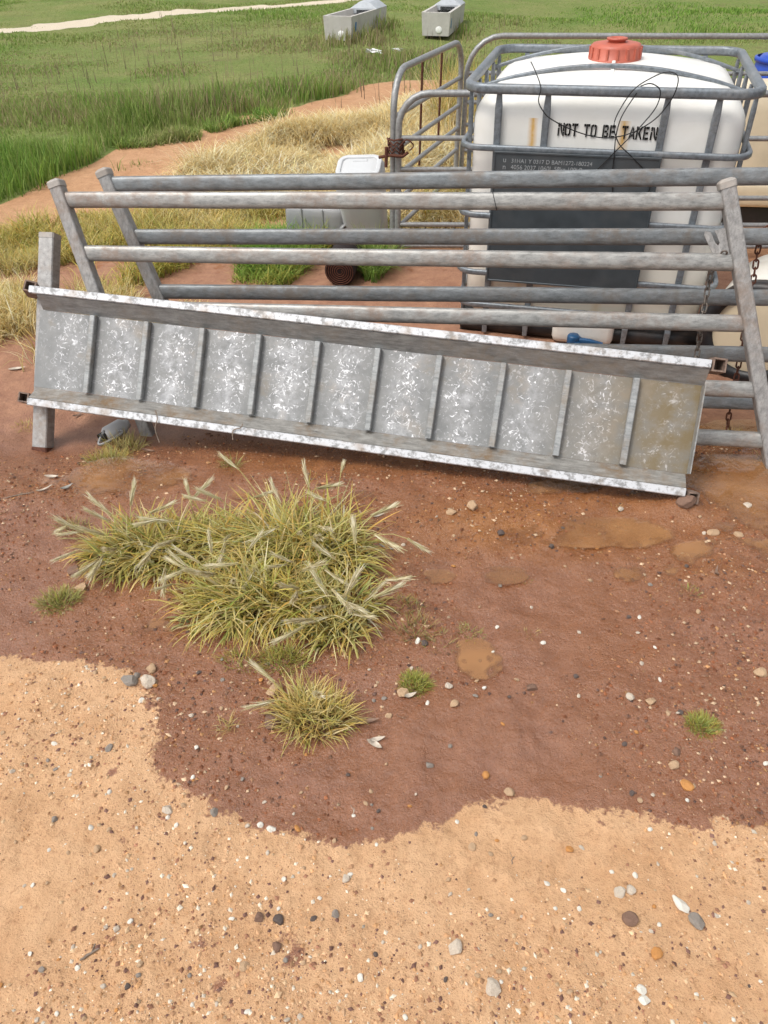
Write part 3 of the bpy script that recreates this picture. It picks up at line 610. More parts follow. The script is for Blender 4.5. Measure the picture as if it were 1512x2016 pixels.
b = MB(); b.lathe((.60, -.075, .045), (0, 0, 1), [(.028, -.03), (.03, .0), (.03, .028), (.026, .034), (0, .035)], 18, caps=False); b.sweep([(.62, -.075, .05), (.68, -.08, .05), (.74, -.075, .035)], rsq(.012, .016, .006, 2), up=(0, 0, 1)); b.lathe((.62, -.09, .03), (0, 1, 0), [(.024, -.02), (.024, .08)], 16); b.build('valve', M['blue'], tank)
tm = Matrix.LocRotScale(tank.location, tank.rotation_euler, None)
WIRES = [[(.255, .15, 1.215), (.29, .05, 1.19), (.322, -.03, 1.15), (.318, -.032, 1.10), (.344, -.032, 1.06), (.374, -.03, 1.035), (.453, -.03, 1.0), (.541, -.03, .975), (.625, -.03, .968), (.715, -.03, .99), (.80, -.03, 1.045), (.85, -.03, 1.12), (.862, -.03, 1.18), (.85, .0, 1.205), (.81, .03, 1.205), (.76, .0, 1.19), (.70, -.032, 1.155), (.66, -.032, 1.09), (.64, -.03, 1.02), (.67, -.032, .95), (.73, -.032, .90), (.80, -.034, .84), (.83, -.036, .77), (.79, -.036, .70)],
         [(.72, -.035, 1.165), (.76, -.034, 1.175), (.80, -.034, 1.15), (.795, -.034, 1.09), (.75, -.034, 1.02), (.70, -.034, .96), (.64, -.034, .89), (.58, -.036, .82), (.54, -.036, .78)],
         [(.71, -.035, 1.14), (.665, -.036, 1.05), (.655, -.036, .97), (.66, -.036, .90), (.665, -.037, .82), (.68, -.037, .74)]]
wr = empty('loose_wire', tm @ Vector((.7, -.03, .7))); tag(wr, 'tangle of thin black wire looped over the front of the caged tank', 'wire')
for w_ in WIRES:
    b = MB(wr.location); b.tube([tm @ p for p in bezier_pts([V3(q) for q in w_], 6)], .0024, 5); b.build('strand', M['wire'], wr)

# ------------------------------------------------------------------ yard panels of bent pipe
def yard_panel(label, a, c, top, rails, zb, rb=.16, both=True, rods=(), r=.019):
    a, c = V3(a), V3(c); d = (c - a); L = d.length; d.normalize(); root = empty('yard_panel', (a.x, a.y, zb)); tag(root, label, 'yard panel', None); o = root.location
    P = lambda s, z: V3((a.x + d.x * s, a.y + d.y * s, z)); n_ = Vector((-d.y, d.x, 0))
    pts = [P(0, zb), P(0, (zb + top) / 2), P(0, top - rb)] + [P(rb - rb * math.cos(t), top - rb + rb * math.sin(t)) for t in np.linspace(.2, math.pi / 2, 6)]
    pts += [P(L / 2, top)] + [P(L - rb + rb * math.sin(t), top - rb + rb * math.cos(t)) for t in np.linspace(0, math.pi / 2 - .2, 6)] + [P(L, top - rb), P(L, zb)]
    b = MB(o); b.tube(pts, r, 10, up=n_); b.build('frame', M['yard'], root)
    for z in rails: b = MB(o); b.tube([P(r * .7, z), P(L - r * .7, z)], r * .78, 8, up=(0, 0, 1)); b.build('rail', M['yard'], root)
    for s_, z0, z1, off in rods: b = MB(o); b.tube([P(s_, z0) + n_ * off, P(s_ + .01, z1) + n_ * off], .008, 6); b.build('brace_rod', M['rust'], root)
    return root
yard_panel('bent-pipe yard panel running back from the corner, with two rusty rods', (.055, 4.84, 0), (.555, 6.26, 0), .93, (.70, .52, .37, .22, .05), -.10, .20, rods=((.62, .30, .94, .026), (1.06, .36, .94, .026)))
yard_panel('bent-pipe yard panel running behind the caged tank', (.085, 4.80, 0), (3.1, 4.78, 0), .83, (.60, .43, .27, .11, -.02), -.10, .17)
yard_panel('farther bent-pipe yard panel, its top rail seen over the tank', (.60, 6.30, 0), (4.6, 6.25, 0), .95, (.72, .53, .38, .2), -.10, .24, rods=((2.2, .10, 1.0, -.03),))
root = empty('wire_tie', (.07, 4.815, .55)); tag(root, 'rusty wire binding the corner posts of two yard panels', 'wire'); o = root.location
b = MB(o); hel = []
for i in range(70): t = i / 69; a = t * 2 * math.pi * 5; hel.append((.07 + .046 * math.cos(a) * (1 + .1 * math.sin(9 * t)), 4.82 + .05 * math.sin(a), .50 + .10 * t + .012 * math.sin(7 * a)))
b.tube(hel, .0055, 6); b.build('coil', M['rust'], root)
b = MB(o); b.tube([(-.03, 4.78, .50), (.03, 4.765, .515), (.11, 4.76, .51), (.14, 4.77, .53)], .009, 6); b.tube([(.012, 4.768, .45), (.014, 4.766, .56)], .010, 6); b.tube(bezier_pts([(.09, 4.765, .56), (.13, 4.76, .60), (.17, 4.76, .57), (.15, 4.77, .54)], 5), .004, 5); b.build('twisted_end', M['rust'], root)

# ------------------------------------------------------------------ containers behind the gates
def taper(p):
    p = p.copy(); k = 1 - .16 * (.26 - p.z) / .52; p.x *= k; p.y *= k; return p
jc = empty('jerrycan', (-.10, 5.12, -.12), (R(19), R(-3), R(-8))); tag(jc, 'pale plastic jerrycan tipped forward beside the yard panel post', 'jerrycan')
link('body', rbox(.30, .25, .55, .05, 6, taper), M['can'], jc, loc=(0, 0, .29))
tp = empty('x', (0, 0, 0)); bpy.data.objects.remove(tp)
b = MB(); b.sweep(rrect(-.122, .122, -.098, .098, .05, .563), rsq(.016, .010, .008, 3), up=(0, 0, 1), closed=True); b.build('top_rim', M['can'], jc)
b = MB(); b.cbox((0, .06, .563), (.045, 0, 0), (0, .012, 0), (0, 0, .006), .003); b.build('handle', M['can'], jc)
cg = empty('plastic_container', (-.43, 5.12, -.10), (0, 0, R(-12))); tag(cg, 'grey plastic container lying in the grass with its round spout open', 'container')
link('body', rbox(.40, .22, .25, .045, 6), M['can_grey'], cg, loc=(0, 0, .13))
for x in (-.08, .06): b = MB(); b.sweep([(x, -.112, .02), (x, -.112, .24)], rsq(.004, .003, .001, 1), up=(0, 1, 0)); b.build('mould_line', M['can_grey'], cg)
b = MB(); ax = Vector((.75, -.66, -.05)); b.lathe((.19, -.09, .12), ax, [(.030, -.03), (.030, .012), (.037, .012), (.037, .028), (.031, .030), (.027, .030), (.025, -.01), (0, -.012)], 20, caps=False); b.build('spout', M['can_grey'], cg)

rl = empty('matting_roll', (-.255, 4.33, -.10)); tag(rl, 'dark tight roll of matting lying with its ringed end showing in the grass', 'roll')
b = MB(rl.location); ax = Vector((.10, 1, .05)).normalized(); b.lathe(V3((-.255, 4.33, -.012)), ax, [(.0, 0), (.02, .0), (.088, 0), (.090, .004), (.090, .36), (.086, .37), (0, .37)], 30, caps=False); b.build('roll_body', M['rubber'], rl)
sp_ = []; sx = ax.orthogonal().normalized(); sy = ax.cross(sx)
for i in range(160): t = i / 159; a = t * 2 * math.pi * 6; rr = .012 + .074 * t; sp_.append(V3((-.255, 4.33, -.012)) - ax * .003 + sx * rr * math.cos(a) + sy * rr * math.sin(a))
b = MB(rl.location); b.sweep(sp_, rsq(.0022, .003, .001, 1), up=ax); b.build('spiral_edge', M['rust'], rl)

dr = empty('drum', (1.66, 3.16, -.10)); tag(dr, 'plastic drum lying on its side, cream lid inside a black rim', 'drum'); c0 = V3((1.655, 3.165, .128)); ax = Vector((.55, .835, .0)).normalized()
b = MB(dr.location); b.lathe(c0, ax, [(.205, .03), (.222, .05), (.226, .09), (.221, .10), (.226, .12), (.226, .38), (.221, .39), (.226, .41), (.226, .50), (.20, .54), (0, .545)], 44, caps=False); b.build('body', M['drum_white'], dr)
b = MB(dr.location); b.lathe(c0, ax, [(.0, .012), (.10, .010), (.19, .012), (.205, .016)], 44, caps=False); b.build('lid', M['drum_cream'], dr)
b = MB(dr.location); b.lathe(c0, ax, [(.176, .016), (.180, -.004), (.205, -.012), (.230, -.006), (.238, .014), (.237, .055), (.224, .062)], 44, caps=False); b.build('rim', M['black'], dr)
sx = Vector((ax.y, -ax.x, 0)); b = MB(dr.location); b.cbox(c0 + Vector((0, 0, .243)) + sx * .03 + ax * .03, sx * .035, ax * .012, (0, 0, .008), .002); b.build('clamp_latch', M['black'], dr)

t2 = empty('storage_tank', (2.95, 5.7, -.10), (0, 0, R(-4))); tag(t2, 'cream plastic tank standing beyond the yard panel beside the caged tank', 'tank')
link('body', rbox(1.2, .50, .62, .05, 6), M['drum_cream'], t2, loc=(0, 0, .53)); link('lower_ledge', rbox(1.16, .55, .17, .03, 4), M['drum_cream'], t2, loc=(0, 0, .20))
b = MB(); b.box((0, 0, .055), (.55, 0, 0), (0, .24, 0), (0, 0, .055)); b.build('pallet', M['black'], t2)
bd = empty('drum', (3.12, 6.62, -.12)); tag(bd, 'bright blue plastic drum standing behind the cream tank', 'drum')
b = MB(); b.lathe((0, 0, 0), (0, 0, 1), [(.27, 0), (.29, .03), (.29, .28), (.295, .30), (.29, .32), (.29, .58), (.295, .60), (.29, .62), (.285, .86), (.25, .91), (0, .92)], 36, caps=True); b.build('body', M['bluedrum'], bd)
b = MB(); b.lathe((0, 0, 0), (0, 0, 1), [(.288, .865), (.30, .87), (.30, .895), (.285, .90)], 36, caps=False); b.build('rim', M['bluedrum'], bd)
for x in (-.1, .1): b = MB(); b.lathe((x, -.03, .91), (0, 0, 1), [(.035, 0), (.035, .02), (.03, .025), (0, .025)], 14, caps=False); b.build('bung', M['bluedrum'], bd)

jh = empty('plastic_jug', (-1.125, 2.70, gz(-1.125, 2.70)), (0, 0, R(20))); jh.scale = (.78, .78, .78); tag(jh, 'grey plastic jug with a loop handle lying under the ramp', 'jug'); 
b = MB(); b.lathe((.0, .0, .045), Vector((.85, .5, .05)), [(0, -.06), (.030, -.06), (.042, -.045), (.044, .05), (.030, .07), (.024, .09), (.0, .09)], 18, caps=False); b.build('body', M['can'], jh)
b = MB(); hp = [(-.045, -.035, .075), (-.085, -.075, .035), (-.07, -.09, .03), (.0, -.078, .048), (.045, -.06, .062), (.03, -.045, .07)]; b.tube(bezier_pts([V3(q) for q in hp], 5), .007, 7); b.build('handle', M['can_grey'], jh)
b = MB(); b.lathe((-.05, -.035, .045), Vector((-.85, -.5, -.05)), [(.024, 0), (.024, .03), (.02, .03), (.018, .005), (0, .004)], 14, caps=False); b.build('mouth', M['black'], jh)

# ------------------------------------------------------------------ concrete troughs out in the field
def trough(label, xy, ang, zt=.36, L=2.05, Wd=.52):
    x, y = xy; g = gz(x, y + 1); r = empty('water_trough', (x, y, g - .02), (0, 0, ang)); tag(r, label, 'trough', None)
    b = MB(); wb, h, th = Wd * .92 / 2, zt, .05; wt_ = Wd / 2
    o = [(-wb, 0, 0), (wb, 0, 0), (wb, L, 0), (-wb, L, 0), (-wt_, -.02, h), (wt_, -.02, h), (wt_, L + .02, h), (-wt_, L + .02, h),
         (-wt_ + th, th, h), (wt_ - th, th, h), (wt_ - th, L - th, h), (-wt_ + th, L - th, h), (-wb + .09, .10, .09), (wb - .09, .10, .09), (wb - .09, L - .1, .09), (-wb + .09, L - .1, .09)]
    b.add(o, [(0, 1, 5, 4), (1, 2, 6, 5), (2, 3, 7, 6), (3, 0, 4, 7), (4, 5, 9, 8), (5, 6, 10, 9), (6, 7, 11, 10), (7, 4, 8, 11), (8, 9, 13, 12), (9, 10, 14, 13), (10, 11, 15, 14), (11, 8, 12, 15), (12, 13, 14, 15), (3, 2, 1, 0)]); b.build('basin', M['concrete'], r)
    b = MB(); y0 = L - .62; b.add([(-wt_, y0, h + .004), (wt_, y0, h + .004), (wt_, L + .03, h + .004), (-wt_, L + .03, h + .004), (-.10, y0 + .05, h + .10), (.10, y0 + .05, h + .10), (.10, L - .06, h + .12), (-.10, L - .06, h + .12), (-wt_, y0, h - .08), (wt_, y0, h - .08)], [(0, 1, 5, 4), (1, 2, 6, 5), (2, 3, 7, 6), (3, 0, 4, 7), (4, 5, 6, 7), (8, 9, 1, 0)]); lo = b.build('float_cover', M['lid'], r)
    b = MB(); b.tube([(-.05, L - .2, h + .118), (-.04, L - .2, h + .15), (.04, L - .2, h + .15), (.05, L - .2, h + .118)], .010, 6, up=(0, 1, 0)); b.build('lifting_loop', M['cage'], lo)
    b = MB(); b.box((0, y0 + .01, h - .12), (wb - .10, 0, 0), (0, .01, 0), (0, 0, .10)); b.build('divider', M['dark'], r)
    b = MB(); b.lathe((.06, -.012, .10), (0, -1, .05), [(.058, -.02), (.058, -.004), (.05, .0), (0, .001)], 18, caps=False); b.build('drain_plug', M['whitepaint'], r)
    b = MB(); b.box((wb + .012, .22, .2), (.003, 0, .001), (0, .03, .09), (0, .035, -.01)); b.build('paint_mark', M['bluepaint'], r)
    return r
trough('pale concrete trough with tall grass growing along its flank', (-.80, 15.55), R(-17)); trough('pale concrete trough with an open dark gap under its cover', (.93, 16.15), R(-12))
for px, py, n_ in ((785, 103, 'crumpled white scrap of plastic lying in the long grass'), (735, 110, 'small white paper scrap lying in the short grass')):
    q = site(px, py, 0); b = MB(); pts = [(random.uniform(-.15, .15), random.uniform(-.05, .05), random.uniform(.0, .07)) for _ in range(9)]
    b.add(pts, [(0, 1, 2), (2, 3, 4), (4, 5, 6), (6, 7, 8), (1, 3, 5), (5, 7, 0)]); o = b.build('litter', M['paper']); o.location = (q[0], q[1], gz(q[0], q[1]) + .10); tag(o, n_, 'litter')
# ------------------------------------------------------------------ grass
def blades(P, az, L, th0, th1, w, colr, seg=3, tipc=None):
    """curved blades; P (n,3) roots, az heading, L length, th0..th1 angle from upright root..tip"""
    n = len(P); dirv = np.stack([np.cos(az), np.sin(az), np.zeros(n)], -1); tw = az + np.pi / 2 + rng.uniform(-.9, .9, n); side = np.stack([np.cos(tw), np.sin(tw), np.zeros(n)], -1)
    c = P.copy(); V = np.zeros((n, (seg + 1) * 2, 3), np.float32); Cc = np.zeros((n, (seg + 1) * 2, 3), np.float32)
    for k in range(seg + 1):
        t = k / seg; ww = (w * (1 - t) ** .75 * .5 + .0002)[:, None]; V[:, 2 * k] = c - side * ww; V[:, 2 * k + 1] = c + side * ww
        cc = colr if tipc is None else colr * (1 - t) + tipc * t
        Cc[:, 2 * k] = cc; Cc[:, 2 * k + 1] = cc
        th = th0 + (th1 - th0) * ((k + .5) / seg); st = (L / seg)[:, None]
        c = c + st * (np.sin(th)[:, None] * dirv + np.cos(th)[:, None] * np.array([0, 0, 1.0]))
    b0 = np.arange(n)[:, None] * (seg + 1) * 2; Q = []
    for k in range(seg): Q.append(b0 + np.array([2 * k, 2 * k + 1, 2 * k + 3, 2 * k + 2]))
    return V.reshape(-1, 3), np.concatenate(Q, 0), Cc.reshape(-1, 3)
def pick(pal, n, jit=.18):
    pal = np.array(pal); c = pal[rng.integers(0, len(pal), n)]; return np.clip(c * (1 + rng.normal(0, jit, (n, 1))), .004, .9)
STRAW = [(.68, .53, .25), (.74, .62, .35), (.58, .42, .17), (.78, .68, .44), (.50, .37, .14)]
YGREEN = [(.36, .36, .07), (.45, .42, .10), (.25, .29, .055), (.55, .46, .12), (.52, .34, .07)]
GREEN = [(.16, .30, .045), (.20, .35, .055), (.12, .23, .04), (.25, .36, .075)]
OLIVE = [(.27, .31, .095), (.32, .33, .12), (.21, .26, .07), (.33, .29, .14)]

PALE = [(.80, .68, .40), (.84, .75, .50), (.74, .58, .28), (.62, .46, .20), (.86, .80, .60)]
GOLD = [(.80, .62, .20), (.72, .50, .14), (.82, .70, .34), (.70, .40, .10), (.60, .55, .14)]
# field beyond the track
N = 335000
y_ = 4.6 * (42 / 4.6) ** (rng.uniform(0, 1, N) ** .85); x_ = rng.uniform(-1, 1, N) * (1.2 + .66 * y_); x_ = np.where(rng.uniform(0, 1, N) < .25, -np.abs(x_) * .9, x_)
zn = zone(x_, y_); keep = zn[:, 1] + .25 * n_mid(x_, y_) > rng.uniform(.35, .75, N)
def in_yard(x, y): return (x > .0 + (y - 4.8) * .33) & (x < 2.6) & (y > 2.6) & (y < 6.3)
keep &= ~in_yard(x_, y_)
for (tx, ty, ta) in ((-.80, 15.55, R(-17)), (.93, 16.15, R(-12))):
    lx = (x_ - tx) * math.cos(ta) + (y_ - ty) * math.sin(ta); ly = -(x_ - tx) * math.sin(ta) + (y_ - ty) * math.cos(ta); keep &= ~((np.abs(lx) < .26) & (ly > -.05) & (ly < 2.1))
x_, y_ = x_[keep], y_[keep]; n = len(x_)
lump = np.zeros(n)
for px, py, r, k in ((270, 250, .42, 1), (340, 235, .5, 1), (430, 225, .45, .9), (520, 235, .35, .6), (150, 335, .35, .9), (60, 360, .35, .8), (20, 330, .5, .8), (640, 195, .5, .5), (480, 255, .3, .5), (330, 130, .6, .25), (800, 120, .9, .7), (840, 110, .7, .6), (720, 120, .6, .3), (230, 295, .4, .6), (560, 190, .5, .5), (420, 190, .6, .4), (200, 200, .7, .3), (80, 230, .8, .3), (990, 150, .6, .5), (700, 75, .5, .9), (725, 62, .45, 1.0), (745, 55, .4, .8), (905, 60, .4, .6), (1480, 210, .8, .7), (1400, 60, 1.2, .3)):
    q = site(px, py, -.05); lump = np.maximum(lump, k * np.exp(-((x_ - q[0]) ** 2 + ((y_ - q[1]) * .8) ** 2) / r ** 2))
fn = n_fld(x_, y_); fn2 = n_fld(x_ * 2.3 + 5, y_ * 2.3)
h = (.036 + .034 * np.clip(fn2, -1, 2) + .36 * lump * rng.uniform(.55, 1.1, n)) * rng.uniform(.6, 1.3, n); h = np.clip(h, .02, .5)
mixg = np.clip(.5 + .45 * fn + .5 * lump + rng.normal(0, .25, n), 0, 1)[:, None]
cc = pick(OLIVE, n) * (1 - mixg) + pick(GREEN, n) * mixg
br = ((n_fld(x_ * .8 + 9, y_ * .8 - 4) > .9) & (rng.uniform(0, 1, n) < .3))[:, None]; cc = np.where(br, pick([(.33, .25, .15), (.36, .29, .17)], n), cc)
dist = np.hypot(x_, y_); w = np.clip(dist * .0010, .005, .03) * rng.uniform(.7, 1.3, n) * (1 + .3 * (lump > .3))
P = np.stack([x_, y_, ground_z(x_, y_) - .01], -1); th1 = rng.uniform(.3, 1.3, n) * (1 - .3 * lump)
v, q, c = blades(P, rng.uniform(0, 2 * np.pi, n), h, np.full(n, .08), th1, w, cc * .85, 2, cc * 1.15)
tag(link('field_grass', quads_mesh('field_grass', v, q, c), M['grass']), 'green pasture grass covering the paddock beyond the dirt track', 'grass', kind='stuff')
# tall brown seed stems scattered in the pasture
n = 1100; y_ = rng.uniform(9, 22, n); x_ = rng.uniform(-5, 3.5, n); k = (n_fld(x_ * .8 + 9, y_ * .8 - 4) > .3) & ~in_yard(x_, y_); x_, y_ = x_[k], y_[k]; n = len(x_)
v, q, c = blades(np.stack([x_, y_, ground_z(x_, y_)], -1), rng.uniform(0, 6.28, n), rng.uniform(.12, .34, n), np.zeros(n), rng.uniform(.1, .5, n), np.full(n, .009), pick([(.24, .19, .13), (.30, .22, .15)], n), 2)
tag(link('seeding_stems', quads_mesh('seeding_stems', v, q, c), M['grass']), 'thin brown seeding stems standing in the pasture before the troughs', 'grass', kind='stuff')

def patch(name, label, poly, N, Hh, pals, lean=(.6, 2.2), w=(.004, .007), z=-.1, avoid=True, greenmix=None, fade=.0):
    poly = sites(poly, z); lo, hi = poly.min(0), poly.max(0); x = rng.uniform(lo[0], hi[0], N * 3); y = rng.uniform(lo[1], hi[1], N * 3); P = np.stack([x, y], -1)
    k = inside(P, poly); P = P[k]
    # ragged edge and clumping
    d = poly_dist(P, poly, True); keep = (rng.uniform(0, 1, len(P)) < np.clip(d / .12 + .15, 0, 1)) & (n_mid(P[:, 0] * 1.3, P[:, 1] * 1.3) * .5 + rng.uniform(0, 1, len(P)) > .15); P = P[keep][:N]
    P = P[~((np.abs(P[:, 0] + .125) < .17) & (np.abs(P[:, 1] - 5.05) < .2)) & ~((np.abs(P[:, 0] + .43) < .22) & (np.abs(P[:, 1] - 5.12) < .14)) & ~((np.abs(P[:, 0] + .22) < .10) & (P[:, 1] > 4.32) & (P[:, 1] < 4.98))]
    n = len(P); x, y = P.T; hh = rng.uniform(.55, 1.15, n) * Hh * (1 + .25 * n_mid(x + 3, y)); hh = np.clip(hh, .04, 1)
    a, b_ = pals; m = np.clip((greenmix if greenmix is not None else .5) + .35 * n_mid(x * .7 + 8, y * .7) + rng.normal(0, .22, n), 0, 1)[:, None]
    cc = pick(a, n) * (1 - m) + pick(b_, n) * m
    P3 = np.stack([x, y, ground_z(x, y) - .01], -1)
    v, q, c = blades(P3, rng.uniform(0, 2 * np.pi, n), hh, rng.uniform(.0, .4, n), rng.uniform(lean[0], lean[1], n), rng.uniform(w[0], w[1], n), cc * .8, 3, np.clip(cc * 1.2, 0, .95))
    return tag(link(name, quads_mesh(name, v, q, c), M['grass']), label, 'grass', kind='stuff')
patch('dry_grass', 'golden dry barley grass standing between the dirt track and the gates', [(285, 405), (370, 362), (450, 322), (530, 292), (600, 272), (700, 246), (790, 222), (930, 210), (1000, 260), (960, 420), (900, 455), (780, 470), (700, 440), (560, 410)], 84000, .26, (PALE, STRAW), (1.2, 3.3), (.006, .012), greenmix=.45)
patch('dry_grass', 'yellow-green grass showing between the gate rails at their far ends', [(-120, 520), (0, 470), (130, 430), (300, 400), (460, 398), (600, 405), (560, 450), (470, 490), (330, 545), (250, 575), (120, 548), (0, 545)], 20000, .17, (STRAW, YGREEN), (.8, 2.4), (.004, .008), greenmix=.68)
patch('dry_grass', 'golden grass fringe at the edge of the bare clay beside the ramp leg', [(-260, 590), (0, 575), (70, 570), (92, 640), (85, 720), (20, 738), (-260, 760)], 9500, .17, (STRAW, YGREEN), (.8, 2.5), (.004, .008), greenmix=.42)
patch('dry_grass', 'yellowing grass behind the ramp between the stiles of the two gates', [(140, 590), (260, 585), (300, 640), (420, 590), (330, 690), (170, 690)], 4500, .15, (STRAW, YGREEN), (.8, 2.4), (.004, .007), greenmix=.5)
patch('green_grass', 'soft green grass tufts growing around the roll of matting', [(455, 560), (470, 500), (560, 455), (640, 440), (690, 452), (655, 490), (600, 540), (560, 572)], 6500, .20, (YGREEN, GREEN), (.8, 2.2), (.004, .008), greenmix=.7)
patch('green_grass', 'dark green grass growing at the foot of the yard panel post', [(690, 548), (700, 490), (735, 450), (800, 470), (780, 520), (740, 560)], 3500, .20, (OLIVE, GREEN), (.8, 2.2), (.004, .008), greenmix=.8)
patch('dry_grass', 'mixed grass growing inside the pipe yard beside the tank', [(790, 480), (810, 420), (900, 400), (930, 300), (960, 470), (900, 490)], 5000, .26, (STRAW, YGREEN), (.6, 2.2), (.004, .008), greenmix=.5)
patch('barley_grass', 'tall green-gold barley leaning against the cage of the tank', [(840, 250), (890, 200), (960, 190), (980, 260), (940, 330), (870, 320)], 1800, .55, (STRAW, YGREEN), (.3, 1.6), (.005, .009), greenmix=.6)

patch('track_weeds', 'low green weeds growing along the middle of the dirt track', [(215, 302), (300, 288), (400, 283), (400, 296), (300, 308), (235, 312)], 2600, .10, (OLIVE, GREEN), (.5, 1.9), (.006, .012), greenmix=.6)
patch('track_weeds', 'dark leafy weeds where the dirt track bends past the golden grass', [(395, 274), (470, 252), (570, 236), (560, 250), (470, 268), (420, 284)], 3000, .14, (OLIVE, GREEN), (.5, 1.9), (.006, .012), greenmix=.7)
# ------------------------------------------------------------------ tussocks in the foreground
def head_mesh(seed):
    r = np.random.default_rng(seed); L = .062; n = 54; t = r.uniform(0, 1, n); az = r.uniform(0, 2 * np.pi, n)
    P = np.stack([.002 * np.cos(az), .002 * np.sin(az), t * L], -1); ln = r.uniform(.02, .04, n) * (1.1 - .4 * t)
    cc = np.array([(.74, .66, .46), (.80, .75, .58), (.60, .56, .32)])[r.integers(0, 3, n)]
    v, q, c = blades(P, az, ln, np.full(n, .16), np.full(n, .24), np.full(n, .0016), cc, 2)
    Pc = np.array([[0, 0, 0]]); v2, q2, c2 = blades(np.repeat(Pc, 6, 0) * 1.0, np.linspace(0, 5.2, 6), np.full(6, .066), np.full(6, .02), np.full(6, .06), np.full(6, .007), np.repeat([[.60, .52, .30]], 6, 0), 3)
    return quads_mesh('seed_head', np.vstack([v, v2]), np.vstack([q, q2 + len(v)]), np.vstack([c, c2]))
HEADS = [head_mesh(i) for i in range(4)]
for h_ in HEADS: h_.materials.append(M['grass'])
def tussock(name, label, lobes, pals, greenmix, heads=0, w=(.003, .006), lean=(.5, 2.3), group=None, seg=5, wind=(0, 0)):
    cx = np.mean([l[0] for l in lobes]); cy = np.mean([l[1] for l in lobes]); root = empty(name, (cx, cy, gz(cx, cy))); tag(root, label, 'grass tuft', group)
    VV, QQ, CC = [], [], []; off = 0
    for (x0, y0, rx, ry, hgt, n) in lobes:
        r = np.sqrt(rng.uniform(0, 1, n)); a = rng.uniform(0, 2 * np.pi, n); x = x0 + rx * r * np.cos(a); y = y0 + ry * r * np.sin(a)
        L = hgt * rng.uniform(.55, 1.2, n) * (1.1 - .35 * r); az = np.arctan2(np.sin(a) * r + wind[1] + rng.normal(0, .9, n), np.cos(a) * r + wind[0] + rng.normal(0, .9, n))
        m = np.clip(greenmix + rng.normal(0, .32, n), 0, 1)[:, None]; cc = pick(pals[0], n) * (1 - m) + pick(pals[1], n) * m
        P = np.stack([x, y, ground_z(x, y) - .006], -1)
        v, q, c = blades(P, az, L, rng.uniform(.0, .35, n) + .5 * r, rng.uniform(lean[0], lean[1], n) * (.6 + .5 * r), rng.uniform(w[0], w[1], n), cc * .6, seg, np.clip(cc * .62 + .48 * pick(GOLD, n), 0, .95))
        VV.append(v); QQ.append(q + off); CC.append(c); off += len(v)
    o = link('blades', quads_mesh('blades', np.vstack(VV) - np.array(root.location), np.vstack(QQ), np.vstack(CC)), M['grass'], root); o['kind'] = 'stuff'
    ST = MB(root.location); big = [l for l in lobes if l[4] > .1]
    for k in range(heads):
        x0, y0, rx, ry, hgt, n = big[k % len(big)]; r = random.uniform(.35, .98); a = random.uniform(0, 6.283); x = x0 + rx * r * math.cos(a) * .95; y = y0 + ry * r * math.sin(a) * .95
        out = Vector((math.cos(a) * r + wind[0] + random.gauss(0, .5), math.sin(a) * r + wind[1] + random.gauss(0, .5), 0)); out = out.normalized() if out.length > 1e-3 else Vector((1, 0, 0))
        le = random.uniform(.45, 1.7) * (.5 + .6 * r); ln = hgt * random.uniform(.75, 1.05); p = Vector((x, y, gz(x, y))); pts = [p]
        for s_ in range(5): th = .1 + le * (s_ / 4); pts.append(pts[-1] + (out * math.sin(th) + Vector((0, 0, math.cos(th)))) * ln / 5)
        ST.tube(pts, .0012, 4)
        th = min(le + .45, 2.2); d = out * math.sin(th) + Vector((0, 0, math.cos(th))); ho = link('seed_head', HEADS[k % 4], None, root, loc=pts[-1] - root.location); ho.rotation_mode = 'QUATERNION'; ho.rotation_quaternion = d.to_track_quat('Z', 'Y'); s1 = random.uniform(.8, 1.3); s1 *= 1.15; ho.scale = (s1, s1, s1 * random.uniform(.9, 1.15))
    if heads:
        o = ST.build('stems', M['stem'], root); o['kind'] = 'stuff'
M['stem'] = m_plain('grass_stem', (.42, .38, .14), .6, .3, 50)
def S(px, py): q = site(px, py); return float(q[0]), float(q[1])
def lobe(px, py, rx, ry, h, n): x, y = S(px, py); return (x, y, rx, ry, h, n)
tussock('grass_clump', 'large clump of yellowing barley grass with pale bristly seed heads in the wet clay',
        [lobe(300, 1085, .19, .12, .165, 740), lobe(240, 1095, .10, .07, .14, 190), lobe(420, 1075, .13, .12, .17, 400), lobe(560, 1085, .18, .14, .24, 780), lobe(640, 1090, .14, .14, .22, 480), lobe(520, 1190, .19, .11, .19, 780), lobe(650, 1200, .13, .10, .16, 450), lobe(450, 1205, .13, .08, .17, 250), lobe(660, 1255, .08, .05, .12, 140)],
        (GOLD + PALE, YGREEN + GREEN[1:]), .55, 72, (.004, .0105), (.9, 3.6), wind=(-.25, -.25))
tussock('grass_tuft', 'bleached grass tuft growing beside a flat brown stone below the large clump', [lobe(620, 1420, .085, .05, .10, 420), lobe(600, 1395, .06, .04, .11, 160)], (STRAW, YGREEN), .5, 3, (.003, .006), (.8, 2.3))
tussock('grass_tuft', 'fine yellow-green grass at the lower edge of the large clump', [lobe(560, 1305, .06, .035, .055, 420), lobe(480, 1305, .06, .03, .05, 160)], (YGREEN, GREEN), .45, 0, (.0012, .0022), (.6, 1.6), seg=3)
